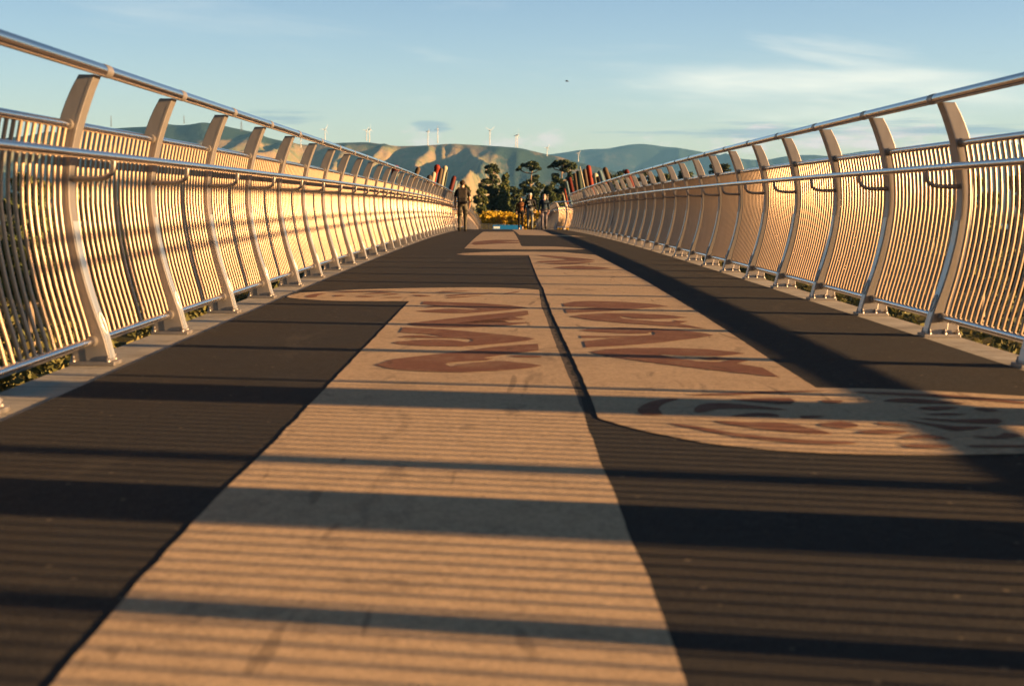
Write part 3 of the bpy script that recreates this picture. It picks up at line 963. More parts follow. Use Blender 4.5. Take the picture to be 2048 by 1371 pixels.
for x, a, c in rv:
    vs += [(x, a, GZ + .9 * 3.3 * .45 + .25), (x, c, GZ + .9 * 3.3 * .45 + .25)]
b.add(vs, [(2 * i, 2 * i + 2, 2 * i + 3, 2 * i + 1) for i in range(len(rv) - 1)])
tag(b.build('river', m), 'strip of pale river far off to the right', 'river', kind='structure')

# ------------------------------------------------------------------ noise for the hills


def lattice(ix, iy, seed):
    n = (ix * 374761393 + iy * 668265263 + seed * 974634777).astype(np.int64) & 0xffffffff
    n = ((n ^ (n >> 13)) * 1274126177) & 0xffffffff
    n = n ^ (n >> 16)
    return (n & 0xffff) / 65535.0


def vnoise(x, y, seed):
    ix, iy = np.floor(x).astype(np.int64), np.floor(y).astype(np.int64)
    fx, fy = x - ix, y - iy
    fx, fy = fx * fx * fx * (fx * (fx * 6 - 15) + 10), fy * fy * fy * (fy * (fy * 6 - 15) + 10)
    a, b_ = lattice(ix, iy, seed), lattice(ix + 1, iy, seed)
    c_, d = lattice(ix, iy + 1, seed), lattice(ix + 1, iy + 1, seed)
    return (a * (1 - fx) + b_ * fx) * (1 - fy) + (c_ * (1 - fx) + d * fx) * fy


def fbm(x, y, seed, octv=4, gain=0.5):
    s, a, tot = 0, 1.0, 0
    for o in range(octv):
        s = s + a * vnoise(x * 2 ** o, y * 2 ** o, seed + o)
        tot += a
        a *= gain
    return s / tot


def ridged(x, y, seed, octv=3):
    s, a, tot = 0, 1.0, 0
    for o in range(octv):
        s = s + a * (1 - np.abs(2 * vnoise(x * 2 ** o, y * 2 ** o, seed + o) - 1))
        tot += a
        a *= 0.5
    return s / tot


PX0 = 1002.5


def hills(name, sky_pts, r_base, r_top, r_back, nx, nr, seed, amp, material, label, px_lo, px_hi, spur=1.0):
    px = np.linspace(px_lo, px_hi, nx)
    sx = np.array([p[0] for p in sky_pts], float)
    sy = np.array([p[1] for p in sky_pts], float)
    ysk = np.interp(px, sx, sy)
    kern = np.ones(5) / 5
    ysk = np.convolve(np.pad(ysk, 2, mode='edge'), kern, 'valid')
    top = (415.6 + .0042 * (px - 1024) - ysk) / 2844.4 * r_top + CAM_H
    az = (px - PX0) / 2844.4
    tt = np.concatenate([np.linspace(0, 1, nr), np.linspace(1, 2, nr // 4)[1:]])
    T, A = np.meshgrid(tt, az, indexing='ij')
    TOP = np.broadcast_to(top, T.shape)
    rr = np.where(T <= 1, r_base + (r_top - r_base) * T, r_top + (r_back - r_top) * (T - 1))
    Xw, Yw = A * rr, rr
    base = -4.0
    f = np.where(T <= 1, (np.clip(T, 0, 1) ** .85) * rr / r_top, np.clip(1 - (T - 1), 0, 1) ** 1.2)
    warp = fbm(Xw / 600, Yw / 900, seed + 50, 3) * 1.6
    sp_ = ridged(Xw / (330 * spur) + warp * .7 - T * .5, Yw / (2600 * spur) + warp * .3, seed, 3)
    sp2 = ridged(Xw / (140 * spur) + T * 2.0 + warp * 1.5, Yw / (520 * spur), seed + 9, 2)
    env = np.clip(4 * np.clip(T, 0, 1) * (1.02 - np.clip(T, 0, 1)), 0, 1) ** 0.8
    env = np.where(T <= 1, env, .3 * np.clip(T - 1, 0, 1))
    h = base + (TOP - base) * f + amp * env * ((sp_ - .93) * 1.5 + (sp2 - .85) * .60) * np.clip((TOP + 20) / 200, 0.1, 1.3)
    h += amp * .10 * env * (fbm(Xw / 70, Yw / 110, seed + 77, 3) - .7)
    h = np.maximum(h, base - 3)
    n_r, n_x = T.shape
    v = np.stack([Xw, Yw, h], -1).reshape(-1, 3)
    i, j = np.meshgrid(np.arange(n_r - 1), np.arange(n_x - 1), indexing='ij')
    q = np.stack([i * n_x + j, i * n_x + j + 1, (i + 1) * n_x + j + 1, (i + 1) * n_x + j], -1).reshape(-1, 4)
    me = bpy.data.meshes.new(name)
    me.vertices.add(len(v))
    me.vertices.foreach_set('co', v.ravel())
    me.loops.add(len(q) * 4)
    me.loops.foreach_set('vertex_index', q.ravel())
    me.polygons.add(len(q))
    me.polygons.foreach_set('loop_start', np.arange(0, len(q) * 4, 4))
    me.polygons.foreach_set('use_smooth', np.ones(len(q), bool))
    me.update()
    me.validate()
    me.materials.append(material)
    o = link(name, me)
    tag(o, label, 'hills', kind='structure')
    return o


def hill_mat(name, bush, tan, green, lo, hi, sc=1.0):
    m = mat(name, tan, 0.95, 0, 0.05)
    t = NT(m)
    n1 = t.noise(0.0016 * sc, 6, 0.6, dist=0.8)
    n2 = t.noise(0.008 * sc, 5, 0.65)
    n3 = t.noise(0.05 * sc, 4, 0.7)
    g = t.n('ShaderNodeNewGeometry')
    sp = t.n('ShaderNodeSeparateXYZ')
    t.t.links.new(g.outputs['Position'], sp.inputs[0])
    grass = t.mix(t.ramp(n2, 0.4, 0.65), tan, green)
    k = t.math('ADD', n1, t.math('MULTIPLY', t.math('SUBTRACT', n2, 0.5), 0.35))
    k = t.math('ADD', k, t.ramp(sp.outputs[2], 190, 250, 0.0, 0.14))
    col = t.mix(t.ramp(k, lo, hi), grass, bush)
    col = t.mix(t.ramp(n3, 0.45, 0.8, 0, 0.35), col, bush)
    t.color(col)
    t.bump(n3, 0.6, 6.0)
    return m


M['near_hill'] = hill_mat('dry_grass_hills', (0.016, 0.030, 0.020), (0.18, 0.13, 0.064), (0.105, 0.115, 0.046), 0.51, 0.60)
M['far_hill'] = hill_mat('forested_ranges', (0.016, 0.03, 0.022), (0.10, 0.085, 0.05), (0.05, 0.065, 0.035), 0.40, 0.56, 0.6)
NEAR_SKY = [(-900, 300), (-300, 285), (0, 275), (130, 262), (230, 253), (300, 250), (340, 247), (430, 247), (455, 250), (480, 256), (510, 263), (545, 274), (590, 284),
            (620, 287), (660, 283), (735, 281), (790, 289), (850, 288), (900, 284), (960, 287), (1040, 293), (1090, 305), (1120, 311), (1140, 318), (1180, 328),
            (1230, 342), (1300, 362), (1400, 388), (1500, 402), (2700, 410)]
FAR_SKY = [(300, 345), (600, 335), (900, 315), (1085, 303), (1130, 297), (1160, 292), (1190, 290), (1210, 291), (1230, 286), (1255, 281), (1275, 279), (1295, 280), (1310, 283), (1330, 285),
           (1350, 288), (1400, 297), (1450, 307), (1490, 313), (1530, 314), (1560, 307), (1600, 303), (1630, 303), (1650, 306), (1690, 300), (1720, 294), (1760, 290), (1800, 287),
           (1900, 282), (2000, 284), (2200, 290), (2800, 300)]
hills('hills', NEAR_SKY, 3000, 5000, 6200, 760, 170, 11, 205, M['near_hill'], 'dry tan hills with dark gullies and a row of wind turbines on the crest', -900, 2700)
hills('mountains', FAR_SKY, 7000, 9500, 12000, 460, 100, 31, 420, M['far_hill'], 'blue hazy mountain range behind the tan hills on the right', 200, 2800, 1.9)

# ------------------------------------------------------------------ wind turbines and masts
M['white'] = mat('turbine_white', (0.36, 0.36, 0.355), 0.5)
M['mast'] = mat('mast_grey', (0.05, 0.055, 0.055), 0.6)


def turbine(px, yhub, ybase, r, spin, yaw, label, blade=None):
    az = (px - PX0) / 2844.4
    zb = (415.6 + .0042 * (px - 1024) - ybase) / 2844.4 * r + CAM_H - 4
    zh = (415.6 + .0042 * (px - 1024) - yhub) / 2844.4 * r + CAM_H
    root = empty('wind_turbine', (az * r, r, zb), yaw)
    tag(root, label, 'wind turbine', 'wind turbines along the hill crest')
    H = zh - zb
    b = MB()
    b.tube([(0, 0, 0), (0, 0, H * .5), (0, 0, H)], [1.45, 1.15, .8], 14)
    child('tower', b.mesh('tower', M['white']), root)
    b = MB()
    b.tube([(0, -3.6, H + 1.2), (0, -2.8, H + 1.2), (0, 4, H + 1.2), (0, 5, H + 1.2)], [1.2, 1.9, 1.8, 1.0], 10)
    child('nacelle', b.mesh('nacelle', M['white']), root)
    bl = blade or H * .52
    rot = child('hub', None, root, (0, -4.2, H + 1.2))
    b = MB()
    b.ball((0, 0, 0), 1.5, 10, 6)
    rot.rotation_euler = (0, spin, 0)
    hub_me = b.mesh('hub', M['white'])
    bpy.data.objects.remove(rot)
    hub = child('hub', hub_me, root, (0, -4.2, H + 1.2), (0, spin, 0))
    b = MB()
    st = [(0.8, .55, .55), (bl * .2, 1.0, .4), (bl * .5, .7, .25), (bl * .85, .4, .15), (bl, .12, .06)]
    vs, fs = [], []
    for h, wd, th in st:
        vs += [(-wd * .4, 0, h), (0, -th, h), (wd, 0, h), (0, th, h)]
    for i in range(len(st) - 1):
        for k in range(4):
            q = (k + 1) % 4
            fs.append((4 * i + k, 4 * i + q, 4 * i + 4 + q, 4 * i + 4 + k))
    fs += [(0, 1, 2, 3), (16, 17, 18, 19)]
    b.add(vs, fs)
    bm_ = b.mesh('blade', M['white'])
    for k in range(3):
        child('blade', bm_, hub, (0, 0, 0), (0, k * 2 * math.pi / 3, 0))


def mast(px, ytop, ybase, r, wd, label):
    az = (px - PX0) / 2844.4
    zb = (415.6 + .0042 * (px - 1024) - ybase) / 2844.4 * r + CAM_H - 4
    zt = (415.6 + .0042 * (px - 1024) - ytop) / 2844.4 * r + CAM_H
    H = zt - zb
    b = MB()
    k = 9
    for sx, sy in ((-1, -1), (1, -1), (1, 1), (-1, 1)):
        b.tube([(sx * wd, sy * wd, 0), (sx * wd * .35, sy * wd * .35, H)], .38, 5)
    for i in range(k):
        h0, h1 = H * i / k, H * (i + 1) / k
        w0, w1 = wd * (1 - .65 * i / k), wd * (1 - .65 * (i + 1) / k)
        for a, c_ in (((-1, -1), (1, -1)), ((1, 1), (-1, 1)), ((1, -1), (1, 1)), ((-1, 1), (-1, -1))):
            b.tube([(a[0] * w0, a[1] * w0, h0), (c_[0] * w1, c_[1] * w1, h1)], .22, 4)
    b.tube([(0, 0, H - .5), (0, 0, H + 6)], [.35, .12], 6)
    o = b.build('radio_mast', M['mast'])
    o.location = (az * r, r, zb)
    tag(o, label, 'mast', 'lattice masts on the left hills')


turbine(604, 281, 295, 4700, .3, .3, 'small white wind turbine low on the hillside behind the left railing')
turbine(652, 262, 283, 4980, .5, .5, 'white wind turbine just above the left top rail, its blades spread in a V')
turbine(734, 264, 281, 5050, .6, .4, 'left one of the close pair of white turbines above the left railing')
turbine(740, 262, 284, 4980, 2.0, 1.2, 'right one of the close pair of white turbines above the left railing')
turbine(855.5, 266, 291, 4960, 1.05, 1.5, 'white turbine seen edge on, in front of the pink cloud, left of a taller one')
turbine(875, 261, 286, 4960, .2, -.3, 'white turbine under the grey lens-shaped cloud', 13)
turbine(978, 264, 289, 4970, .95, .6, 'white turbine with one blade pointing down beside its tower')
turbine(1033, 273, 295, 4960, 0.0, 1.25, 'tall thin white turbine with a blade straight up, the tallest on the crest')
turbine(1029.5, 274, 294, 5030, .9, 1.5, 'partly hidden turbine immediately left of the tallest one')
turbine(1092, 298, 311, 4700, 0.5, .5, 'small white turbine right of the tallest, on the falling end of the ridge')
turbine(1154, 309, 322, 4600, .55, .4, 'faint turbine on the slope above the right-hand trees')
mast(230, 235, 254, 4980, 1.6, 'thin dark mast at the far left, over the nearest gap in the left railing')
mast(374, 235, 248, 4980, 1.6, 'thin dark mast on the flat dark hilltop on the left')
mast(487, 245, 263, 4900, 3.0, 'wide lattice mast on the slope to the right of the flat dark hilltop')

# ------------------------------------------------------------------ trees


def quads_mesh(name, centers, size, rnd, material, up_bias=0.0, aspect=1.6):
    n = len(centers)
    d = rnd.normal(size=(n, 3))
    d[:, 2] += up_bias
    d /= np.linalg.norm(d, axis=1)[:, None]
    e = rnd.normal(size=(n, 3))
    e -= (e * d).sum(1)[:, None] * d
    e /= np.linalg.norm(e, axis=1)[:, None]
    f = np.cross(d, e)
    s = (np.asarray(size) * rnd.uniform(.6, 1.4, n))[:, None]
    a, c_ = e * s * aspect * .5, f * s * .5
    v = np.stack([centers - a, centers - c_ * 1.0, centers + a, centers + c_], 1).reshape(-1, 3)
    me = bpy.data.meshes.new(name)
    me.vertices.add(4 * n)
    me.vertices.foreach_set('co', v.ravel())
    me.loops.add(4 * n)
    me.loops.foreach_set('vertex_index', np.arange(4 * n))
    me.polygons.add(n)
    me.polygons.foreach_set('loop_start', np.arange(0, 4 * n, 4))
    me.update()
    me.validate()
    me.materials.append(material)
    return me


def clump_points(rnd, c, rad, n):
    p = rnd.normal(size=(n, 3))
    p /= np.linalg.norm(p, axis=1)[:, None]
    p *= (rnd.uniform(0.25, 1, n) ** 0.45)[:, None]
    return np.array(c) + p * np.array(rad)


def tree(name, label, x, y, height, kind, width, seed, material, group, leaf=0.45, count=4200, cat='tree'):
    rnd = np.random.default_rng(seed)
    z0 = ground_z(x, y)
    root = empty(name, (x, y, z0))
    tag(root, label, cat, group)
    tr = MB()
    cl = []                                       # clumps: centre, radii
    W2 = width / 2
    bend = rnd.normal(0, .03 * height, 2)

    def axis_at(f):
        return np.array([bend[0] * f * f, bend[1] * f * f, height * f])
    tr.tube([tuple(axis_at(f)) for f in (0, .2, .4, .6, .8, .93)], [height * .03 * (1.05 - f) for f in (0, .2, .4, .6, .8, .93)], 9)
    if isinstance(kind, list):                    # clumps given as (px, py, rx, ry) seen from the bridge
        for cx_, cy_, rx_, ry_ in kind:
            u = y / 2844.4
            c_ = np.array([(cx_ - PX0) * u - x, rnd.normal(0, .28) * width, CAM_H + (415.6 + .0042 * (cx_ - 1024) - cy_) * u - z0])
            n_ = 4
            for q in range(n_):
                d_ = rnd.normal(0, .42, 3) * np.array([rx_ * u, rx_ * u, ry_ * u])
                cl.append((c_ + d_, (rx_ * u * rnd.uniform(.5, .8), rx_ * u * rnd.uniform(.5, .8), ry_ * u * rnd.uniform(.45, .75))))
    elif kind == 'tall':                            # tall pine, narrow head, irregular tiers to low down
        for k in range(26):
            f = .22 + .76 * (k + rnd.uniform(0, 1)) / 26
            prof_w = W2 * (.55 + .55 * math.sin(math.pi * min(1, (1.05 - f) * 1.1)) ** 1.0) * (.6 if .68 < f < .76 else 1)
            if f > .86:
                prof_w *= .75
            ang = rnd.uniform(0, 6.28)
            rad = prof_w * rnd.uniform(.25, .75)
            c_ = axis_at(f) + np.array([math.cos(ang) * rad, math.sin(ang) * rad, 0])
            cl.append((c_, (prof_w * rnd.uniform(.35, .55), prof_w * rnd.uniform(.35, .55), height * rnd.uniform(.03, .055))))
    elif kind == 'umbrella':                      # bare trunk with flat layered heads
        lev = [(.97, 1.0, 9), (.90, 1.05, 8), (.80, .6, 4), (.58, .75, 6), (.47, .85, 7), (.36, .8, 6), (.25, .7, 5)]
        for f, wf, k_ in lev:
            for k in range(k_):
                ang = rnd.uniform(0, 6.28)
                rad = W2 * wf * rnd.uniform(.2, .8)
                c_ = axis_at(f + rnd.normal(0, .012)) + np.array([math.cos(ang) * rad, math.sin(ang) * rad, 0])
                cl.append((c_, (W2 * rnd.uniform(.25, .4), W2 * rnd.uniform(.25, .4), height * rnd.uniform(.025, .045))))
    elif kind == 'column':
        for k in range(24):
            f = .12 + .86 * (k + .5) / 24
            prof_w = W2 * math.sin(math.pi * min(.97, .18 + f * .78)) ** .6
            ang = rnd.uniform(0, 6.28)
            c_ = axis_at(f) + np.array([math.cos(ang), math.sin(ang), 0]) * prof_w * rnd.uniform(.1, .6)
            cl.append((c_, (prof_w * .55, prof_w * .55, height * rnd.uniform(.05, .08))))
    else:                                         # broad round crown
        for k in range(34):
            f = rnd.uniform(.25, .95)
            prof_w = W2 * math.sqrt(max(.05, 1 - ((f - .55) / .47) ** 2))
            ang = rnd.uniform(0, 6.28)
            c_ = axis_at(f) + np.array([math.cos(ang), math.sin(ang), 0]) * prof_w * rnd.uniform(.2, .85)
            q = W2 * rnd.uniform(.2, .36)
            cl.append((c_, (q, q, q * rnd.uniform(.6, .9))))
    vol = np.array([r_[0] * r_[1] for _, r_ in cl])
    cnt = np.maximum(20, (count * vol / vol.sum()).astype(int))
    pts = [clump_points(rnd, c_, r_, k) for (c_, r_), k in zip(cl, cnt)]
    for c_, r_ in cl[::2]:
        f = max(.08, c_[2] / height - .07)
        tr.tube([tuple(axis_at(f)), tuple((axis_at(f) * .4 + c_ * .6) + np.array([0, 0, -.02 * height])), tuple(c_)], [height * .008, height * .006, height * .003], 5)
    child('trunk', tr.mesh('trunk', M['bark']), root)
    child('crown', quads_mesh('crown', np.concatenate(pts), leaf, rnd, material, .3), root)
    return root


def px_tree(name, label, px, ytop, dist, kind, wpx, seed, material, group, **kw):
    x = dist * (px - PX0) / 2844.4
    ztop = CAM_H + (415.6 + .0042 * (px - 1024) - ytop) / 2844.4 * dist
    tree(name, label, x, dist, ztop - ground_z(x, dist), kind, wpx / 2844.4 * dist, seed, material, group, **kw)


PINE_A = [(985, 337, 13, 8), (978, 345, 8, 5), (993, 343, 8, 6), (984, 354, 9, 4), (975, 365, 11, 8), (991, 362, 11, 8), (967, 378, 11, 8), (985, 380, 16, 10), (1000, 378, 9, 9),
          (964, 395, 11, 8), (984, 398, 18, 10), (1002, 398, 10, 10), (984, 412, 20, 9)]
PINE_B = [(1047, 331, 9, 5), (1056, 327, 8, 4.5), (1068, 330, 9, 6), (1073, 338, 6, 4), (1036, 340, 6, 3.5), (1062, 338, 7, 4), (1068, 358, 10, 6), (1057, 364, 8, 5), (1045, 372, 9, 7),
          (1075, 370, 9, 8), (1062, 380, 15, 8), (1040, 388, 12, 8), (1060, 398, 18, 9)]
PINE_C = [(1110, 330, 10, 6), (1122, 326, 12, 5), (1137, 330, 11, 6), (1146, 334, 6, 5), (1100, 335, 5, 4), (1128, 338, 13, 5), (1110, 350, 9, 5), (1140, 350, 8, 6), (1104, 362, 8, 6),
          (1118, 364, 8, 5), (1100, 378, 10, 8), (1115, 385, 12, 8), (1130, 375, 10, 9), (1120, 398, 18, 9)]
GP = 'trees beyond the far end of the bridge'
px_tree('pine_tree', 'tall dark pine right of the walking man, with a narrow separate head', 984, 331, 250, PINE_A, 50, 1, M['pine'], GP, leaf=.30, count=7000)
px_tree('cypress_tree', 'yellow-green columnar tree touching the right side of the tall dark pine', 1009, 349, 243, 'column', 30, 2, M['broad'], GP, leaf=.4, count=3200)
px_tree('pine_tree', 'pine with two flat heads on a bare trunk, in the middle above the three walkers', 1056, 323, 262, PINE_B, 46, 3, M['pine'], GP, leaf=.30, count=6500)
px_tree('pine_tree', 'broad flat-headed pine beside the cluster of poles on the right', 1123, 322, 256, PINE_C, 54, 4, M['pine'], GP, leaf=.30, count=7500)
for i, (px, yt, d, kd, wp, mt, lb) in enumerate([
        (930, 368, 236, 'round', 34, 'broad', 'low yellow-green tree directly behind the walking man'),
        (958, 376, 232, 'round', 34, 'broad', 'low bushy tree between the walking man and the tall dark pine'),
        (1030, 372, 248, 'round', 40, 'pine', 'dark round tree behind the walker in the brown jacket'),
        (1066, 374, 240, 'round', 44, 'pine', 'dark round tree behind the walker in the white cap'),
        (1092, 362, 252, 'round', 36, 'pine', 'dark tree under the left edge of the broad flat-headed pine'),
        (1108, 384, 235, 'round', 40, 'broad', 'greener low tree behind the walker in the blue jacket'),
        (1142, 352, 340, 'round', 44, 'pine', 'dark tree behind the left end of the right-hand poles'),
        (1168, 350, 345, 'round', 50, 'pine', 'dark round tree behind the thin leaning cream pole'),
        (1222, 338, 330, 'round', 36, 'pine', 'dark tree seen between the large brown pole and the lone dark red pole'),
        (1243, 337, 336, 'round', 34, 'pine', 'dark tree top right behind the lone dark red pole'),
        (1286, 333, 320, 'round', 42, 'pine', 'dark tree top just right of the lone dark red pole'),
        (1325, 341, 316, 'round', 50, 'pine', 'dark tree above the right top rail, second one right of the lone pole'),
        (1366, 331, 312, 'round', 44, 'pine', 'dark tree in the first wide gap of the right railing'),
        (1402, 344, 306, 'round', 46, 'pine', 'lower dark tree in the middle gaps of the right railing'),
        (1436, 331, 300, 'umbrella', 40, 'pine', 'flat-topped dark tree seen through the right railing below the mountains'),
        (1480, 352, 295, 'round', 50, 'broad', 'green tree low behind the right railing bars'),
        (880, 386, 240, 'round', 42, 'broad', 'low green tree behind the left cluster of poles'),
        (845, 392, 245, 'round', 46, 'broad', 'low green tree left of the left cluster of poles')]):
    px_tree('pine_tree' if mt == 'pine' else 'broadleaf_tree', lb, px, yt, d, kd, wp, 20 + i, M[mt], GP, leaf=.32, count=3600)
GS = 'trees beside the bridge'
side = [(1540, 352, 150, 60, 'broad', 'tree behind the right railing bars, farthest along the row there'), (1600, 356, 130, 74, 'broad', 'tree behind the right railing bars, left of the third nearest post'),
        (1680, 350, 112, 90, 'scrub', 'olive tree behind the bars between the third and second nearest right posts'), (1770, 347, 100, 100, 'broad', 'tree behind the bars left of the nearest full right post'),
        (1865, 350, 92, 110, 'scrub', 'olive tree straight behind the nearest full right post'), (1965, 338, 84, 120, 'broad', 'tree in the open bars at the right edge of the picture'),
        (2060, 330, 78, 130, 'scrub', 'tree cut by the right edge of the picture'), (2170, 325, 70, 150, 'broad', 'tree just past the right edge of the picture'),
        (640, 372, 170, 70, 'broad', 'tree hidden behind the left railing bars, farthest along that side'), (540, 368, 140, 80, 'broad', 'tree behind the left bars, second from the far end'),
        (420, 372, 112, 100, 'scrub', 'olive tree behind the second nearest left panel of bars'), (290, 360, 90, 110, 'broad', 'tree behind the nearest full left panel of bars'),
        (160, 352, 76, 130, 'scrub', 'olive tree behind the nearest left post'), (60, 348, 64, 140, 'broad', 'tree behind the cut-off left panel of bars')]
for i, (px, yt, d, wp, mt, lb) in enumerate(side):
    px_tree('broadleaf_tree', lb, px, yt, d, 'round', wp, 60 + i, M[mt], GS, leaf=.32, count=3600)
tree('broadleaf_tree', 'leafy tree close behind the railing at the left edge of the picture', -7.0, 14.5, 7.4, 'round', 4.2, 91, M['broad'], GS, leaf=.13, count=15000)

# sunlit golden hedge behind the end of the bridge, a darker hedge line above it
rnd = np.random.default_rng(5)


def hedge(name, label, x0, x1, y, depth, zt, material, n, leaf):
    root = empty(name, ((x0 + x1) / 2, y, ground_z(0, y)))
    tag(root, label, 'hedge')
    zb = ground_z(0, y)
    kk = int((x1 - x0) / 1.5)
    cx = x0 + (x1 - x0) * rnd.uniform(0, 1, kk)
    cy = rnd.uniform(-depth / 2, depth / 2, kk)
    ch = (zt - zb) * rnd.uniform(.96, 1.03, kk) * (1 + np.minimum(0, cy) / depth * .5)
    w_ = rnd.integers(0, kk, n)
    px_ = cx[w_] + rnd.normal(0, .6, n)
    py_ = cy[w_] + rnd.normal(0, .38, n)
    pz_ = np.minimum(ch[w_] * rnd.uniform(0.1, 1, n) ** .9, zt - zb)
    c_ = np.stack([px_ - (x0 + x1) / 2, py_, pz_], 1)
    child('foliage', quads_mesh('foliage', c_, leaf, rnd, material, 0), root)
    tr = MB()
    k = x0 + .5
    while k < x1:
        tr.tube([(k - (x0 + x1) / 2, rnd.uniform(-.3, .3), 0), (k - (x0 + x1) / 2 + rnd.normal(0, .1), 0, (zt - zb) * .8)], [.06, .02], 5)
        k += .8
    child('stem', tr.mesh('stem', M['bark']), root)


hedge('golden_hedge', 'tall golden-yellow hedge in full sun behind the end of the bridge', -14, 18, 172, 7.0, 0.42, M['golden'], 24000, .26)
hedge('dark_hedge', 'dark green hedge line showing just above the golden hedge', -26, 34, 185, 3, 0.78, M['pine'], 9000, .35)

# undergrowth on the river flat, seen under and between the bars
pts, sz = [], []
for k in range(520):
    s = 1 if k % 2 else -1
    x = s * rnd.uniform(7, 62)
    y = rnd.uniform(8, 130)
    if abs(x) < 10 and y < 40:
        continue
    hgt = rnd.uniform(.5, 2.2)
    w_ = rnd.uniform(.7, 2.4)
    q = clump_points(rnd, (x, y, ground_z(x, y) + hgt * .4), (w_, w_, hgt * .75), 130)
    pts.append(q)
pts = np.concatenate(pts)
o = link('undergrowth', quads_mesh('undergrowth', pts, .26, rnd, M['scrub'], .3))
tag(o, 'olive and golden undergrowth on the river flat below the railings', 'undergrowth', kind='stuff')

# ------------------------------------------------------------------ things at the far end of the bridge
M['sign_blue'] = mat('sign_blue', (0.008, 0.15, 0.42), 0.4)
M['sign_white'] = mat('sign_white', (0.75, 0.78, 0.8), 0.45)
zs = ground_z(0, 132)
root = empty('sign_board', (0.55, 132, zs))
tag(root, 'long low blue board with a pale left end in front of the golden hedge', 'sign board')
b = MB()
b.box(-1.38, 1.3, -.03, .03, .85, 1.94)
child('panel', b.mesh('panel', M['sign_blue'], .01), root)
b = MB()
b.box(-1.3, -.72, -.036, -.0325, 1.60, 1.80)
child('pale_patch', b.mesh('pale_patch', M['sign_white']), root)
for sx in (-1.2, 1.1):
    b = MB()
    b.tube([(sx, .07, 0), (sx, .07, 1.95)], .04, 8)
    child('leg', b.mesh('leg', M['mast']), root)
root = empty('low_fence', (-2.0, 133.5, ground_z(0, 133)))
tag(root, 'low dark mesh fence left of the blue board at the foot of the bridge', 'fence')
b = MB()
for k in range(46):
    b.tube([(-2.25 + k * .1, 0, .2), (-2.25 + k * .1, 0, 2.0)], .014, 4)
child('bar_panel', b.mesh('bar_panel', M['mast']), root)
b = MB()
b.tube([(-2.3, 0, 2.02), (2.3, 0, 2.02)], .03, 6)
b.tube([(-2.3, 0, .2), (2.3, 0, .2)], .03, 6)
child('rail', b.mesh('rail', M['mast']), root)
for k in range(4):
    b = MB()
    b.tube([(-2.3 + k * 1.53, 0.04, 0), (-2.3 + k * 1.53, .04, 2.06)], .035, 8)
    child('post', b.mesh('post', M['mast']), root)

# bird high over the bridge
root_b = MB()
root_b.tube([(-.17, 0, 0), (-.1, 0, .01), (.02, 0, .015), (.13, 0, .0), (.22, 0, -.005)], [.012, .05, .065, .04, .02], 8)
br = root_b.build('bird', mat('dark_feathers', (.03, .03, .03), .7))
br.location = (150 * (1130 - PX0) / 2844.4, 150, CAM_H + (416 - 167) / 2844.4 * 150)
tag(br, 'tiny dark bird flying high above the middle of the bridge', 'bird')
b = MB()
for s in (-1, 1):
    b.add([(-.05, s * .04, .02), (.08, s * .04, .02), (.05, s * .2, .1), (-.07, s * .2, .1), (-.06, s * .42, .06)], [(0, 1, 2, 3), (3, 2, 4)])
wing = child('wing', b.mesh('wing', br.data.materials[0]), br)

# ------------------------------------------------------------------ people


def grow(joints, bones, tags):
    """continuous skinned body; returns a mesh and, for every face, the tag of the nearest joint"""
    me = bpy.data.meshes.new('tmp')
    names = list(joints)
    idx = {n: i for i, n in enumerate(names)}
    me.from_pydata([joints[n][0] for n in names], [(idx[a], idx[c_]) for a, c_ in bones], [])
    o = link('tmp', me)
    md = o.modifiers.new('skin', 'SKIN')
    md.use_smooth_shade = True
    md.branch_smoothing = 0.4
    sv = me.skin_vertices[0].data
    for n in names:
        r_ = joints[n][1]
        sv[idx[n]].radius = r_ if isinstance(r_, tuple) else (r_, r_)
        sv[idx[n]].use_root = (n == 'pelvis')
    o.modifiers.new('sub', 'SUBSURF').levels = 1
    o.modifiers['sub'].render_levels = 1
    dg = bpy.context.evaluated_depsgraph_get()
    out = bpy.data.meshes.new_from_object(o.evaluated_get(dg))
    bpy.data.objects.remove(o)
    segs = [(np.array(joints[a][0]), np.array(joints[c_][0]), tags.get(a), tags.get(c_)) for a, c_ in bones]
    ft = []
    for p in out.polygons:
        c_ = np.array(p.center)
        best = None
        for a, e, ta, te in segs:
            d = e - a
            w_ = float(np.clip(np.dot(c_ - a, d) / max(1e-9, np.dot(d, d)), 0, 1))
            dist = np.linalg.norm(c_ - a - d * w_)
            if best is None or dist < best[0]:
                best = (dist, ta if w_ < .5 else te)
        ft.append(best[1])
    return out, ft


def garment(body, ft, which, off, name, material, parent, zmin=-9, zmax=9):
    bm = bmesh.new()
    bm.from_mesh(body)
    bm.faces.ensure_lookup_table()
    kill = [f for f, tg in zip(bm.faces, ft) if tg not in which or not (zmin < f.calc_center_median().z < zmax)]
    bm.normal_update()
    for v in bm.verts:
        v.co += v.normal * off
    bmesh.ops.delete(bm, geom=kill, context='FACES')
    me = bpy.data.meshes.new(name)
    bm.to_mesh(me)
    bm.free()
    me.materials.clear()
    me.materials.append(material)
    for p in me.polygons:
        p.use_smooth = True
    return child(name, me, parent)


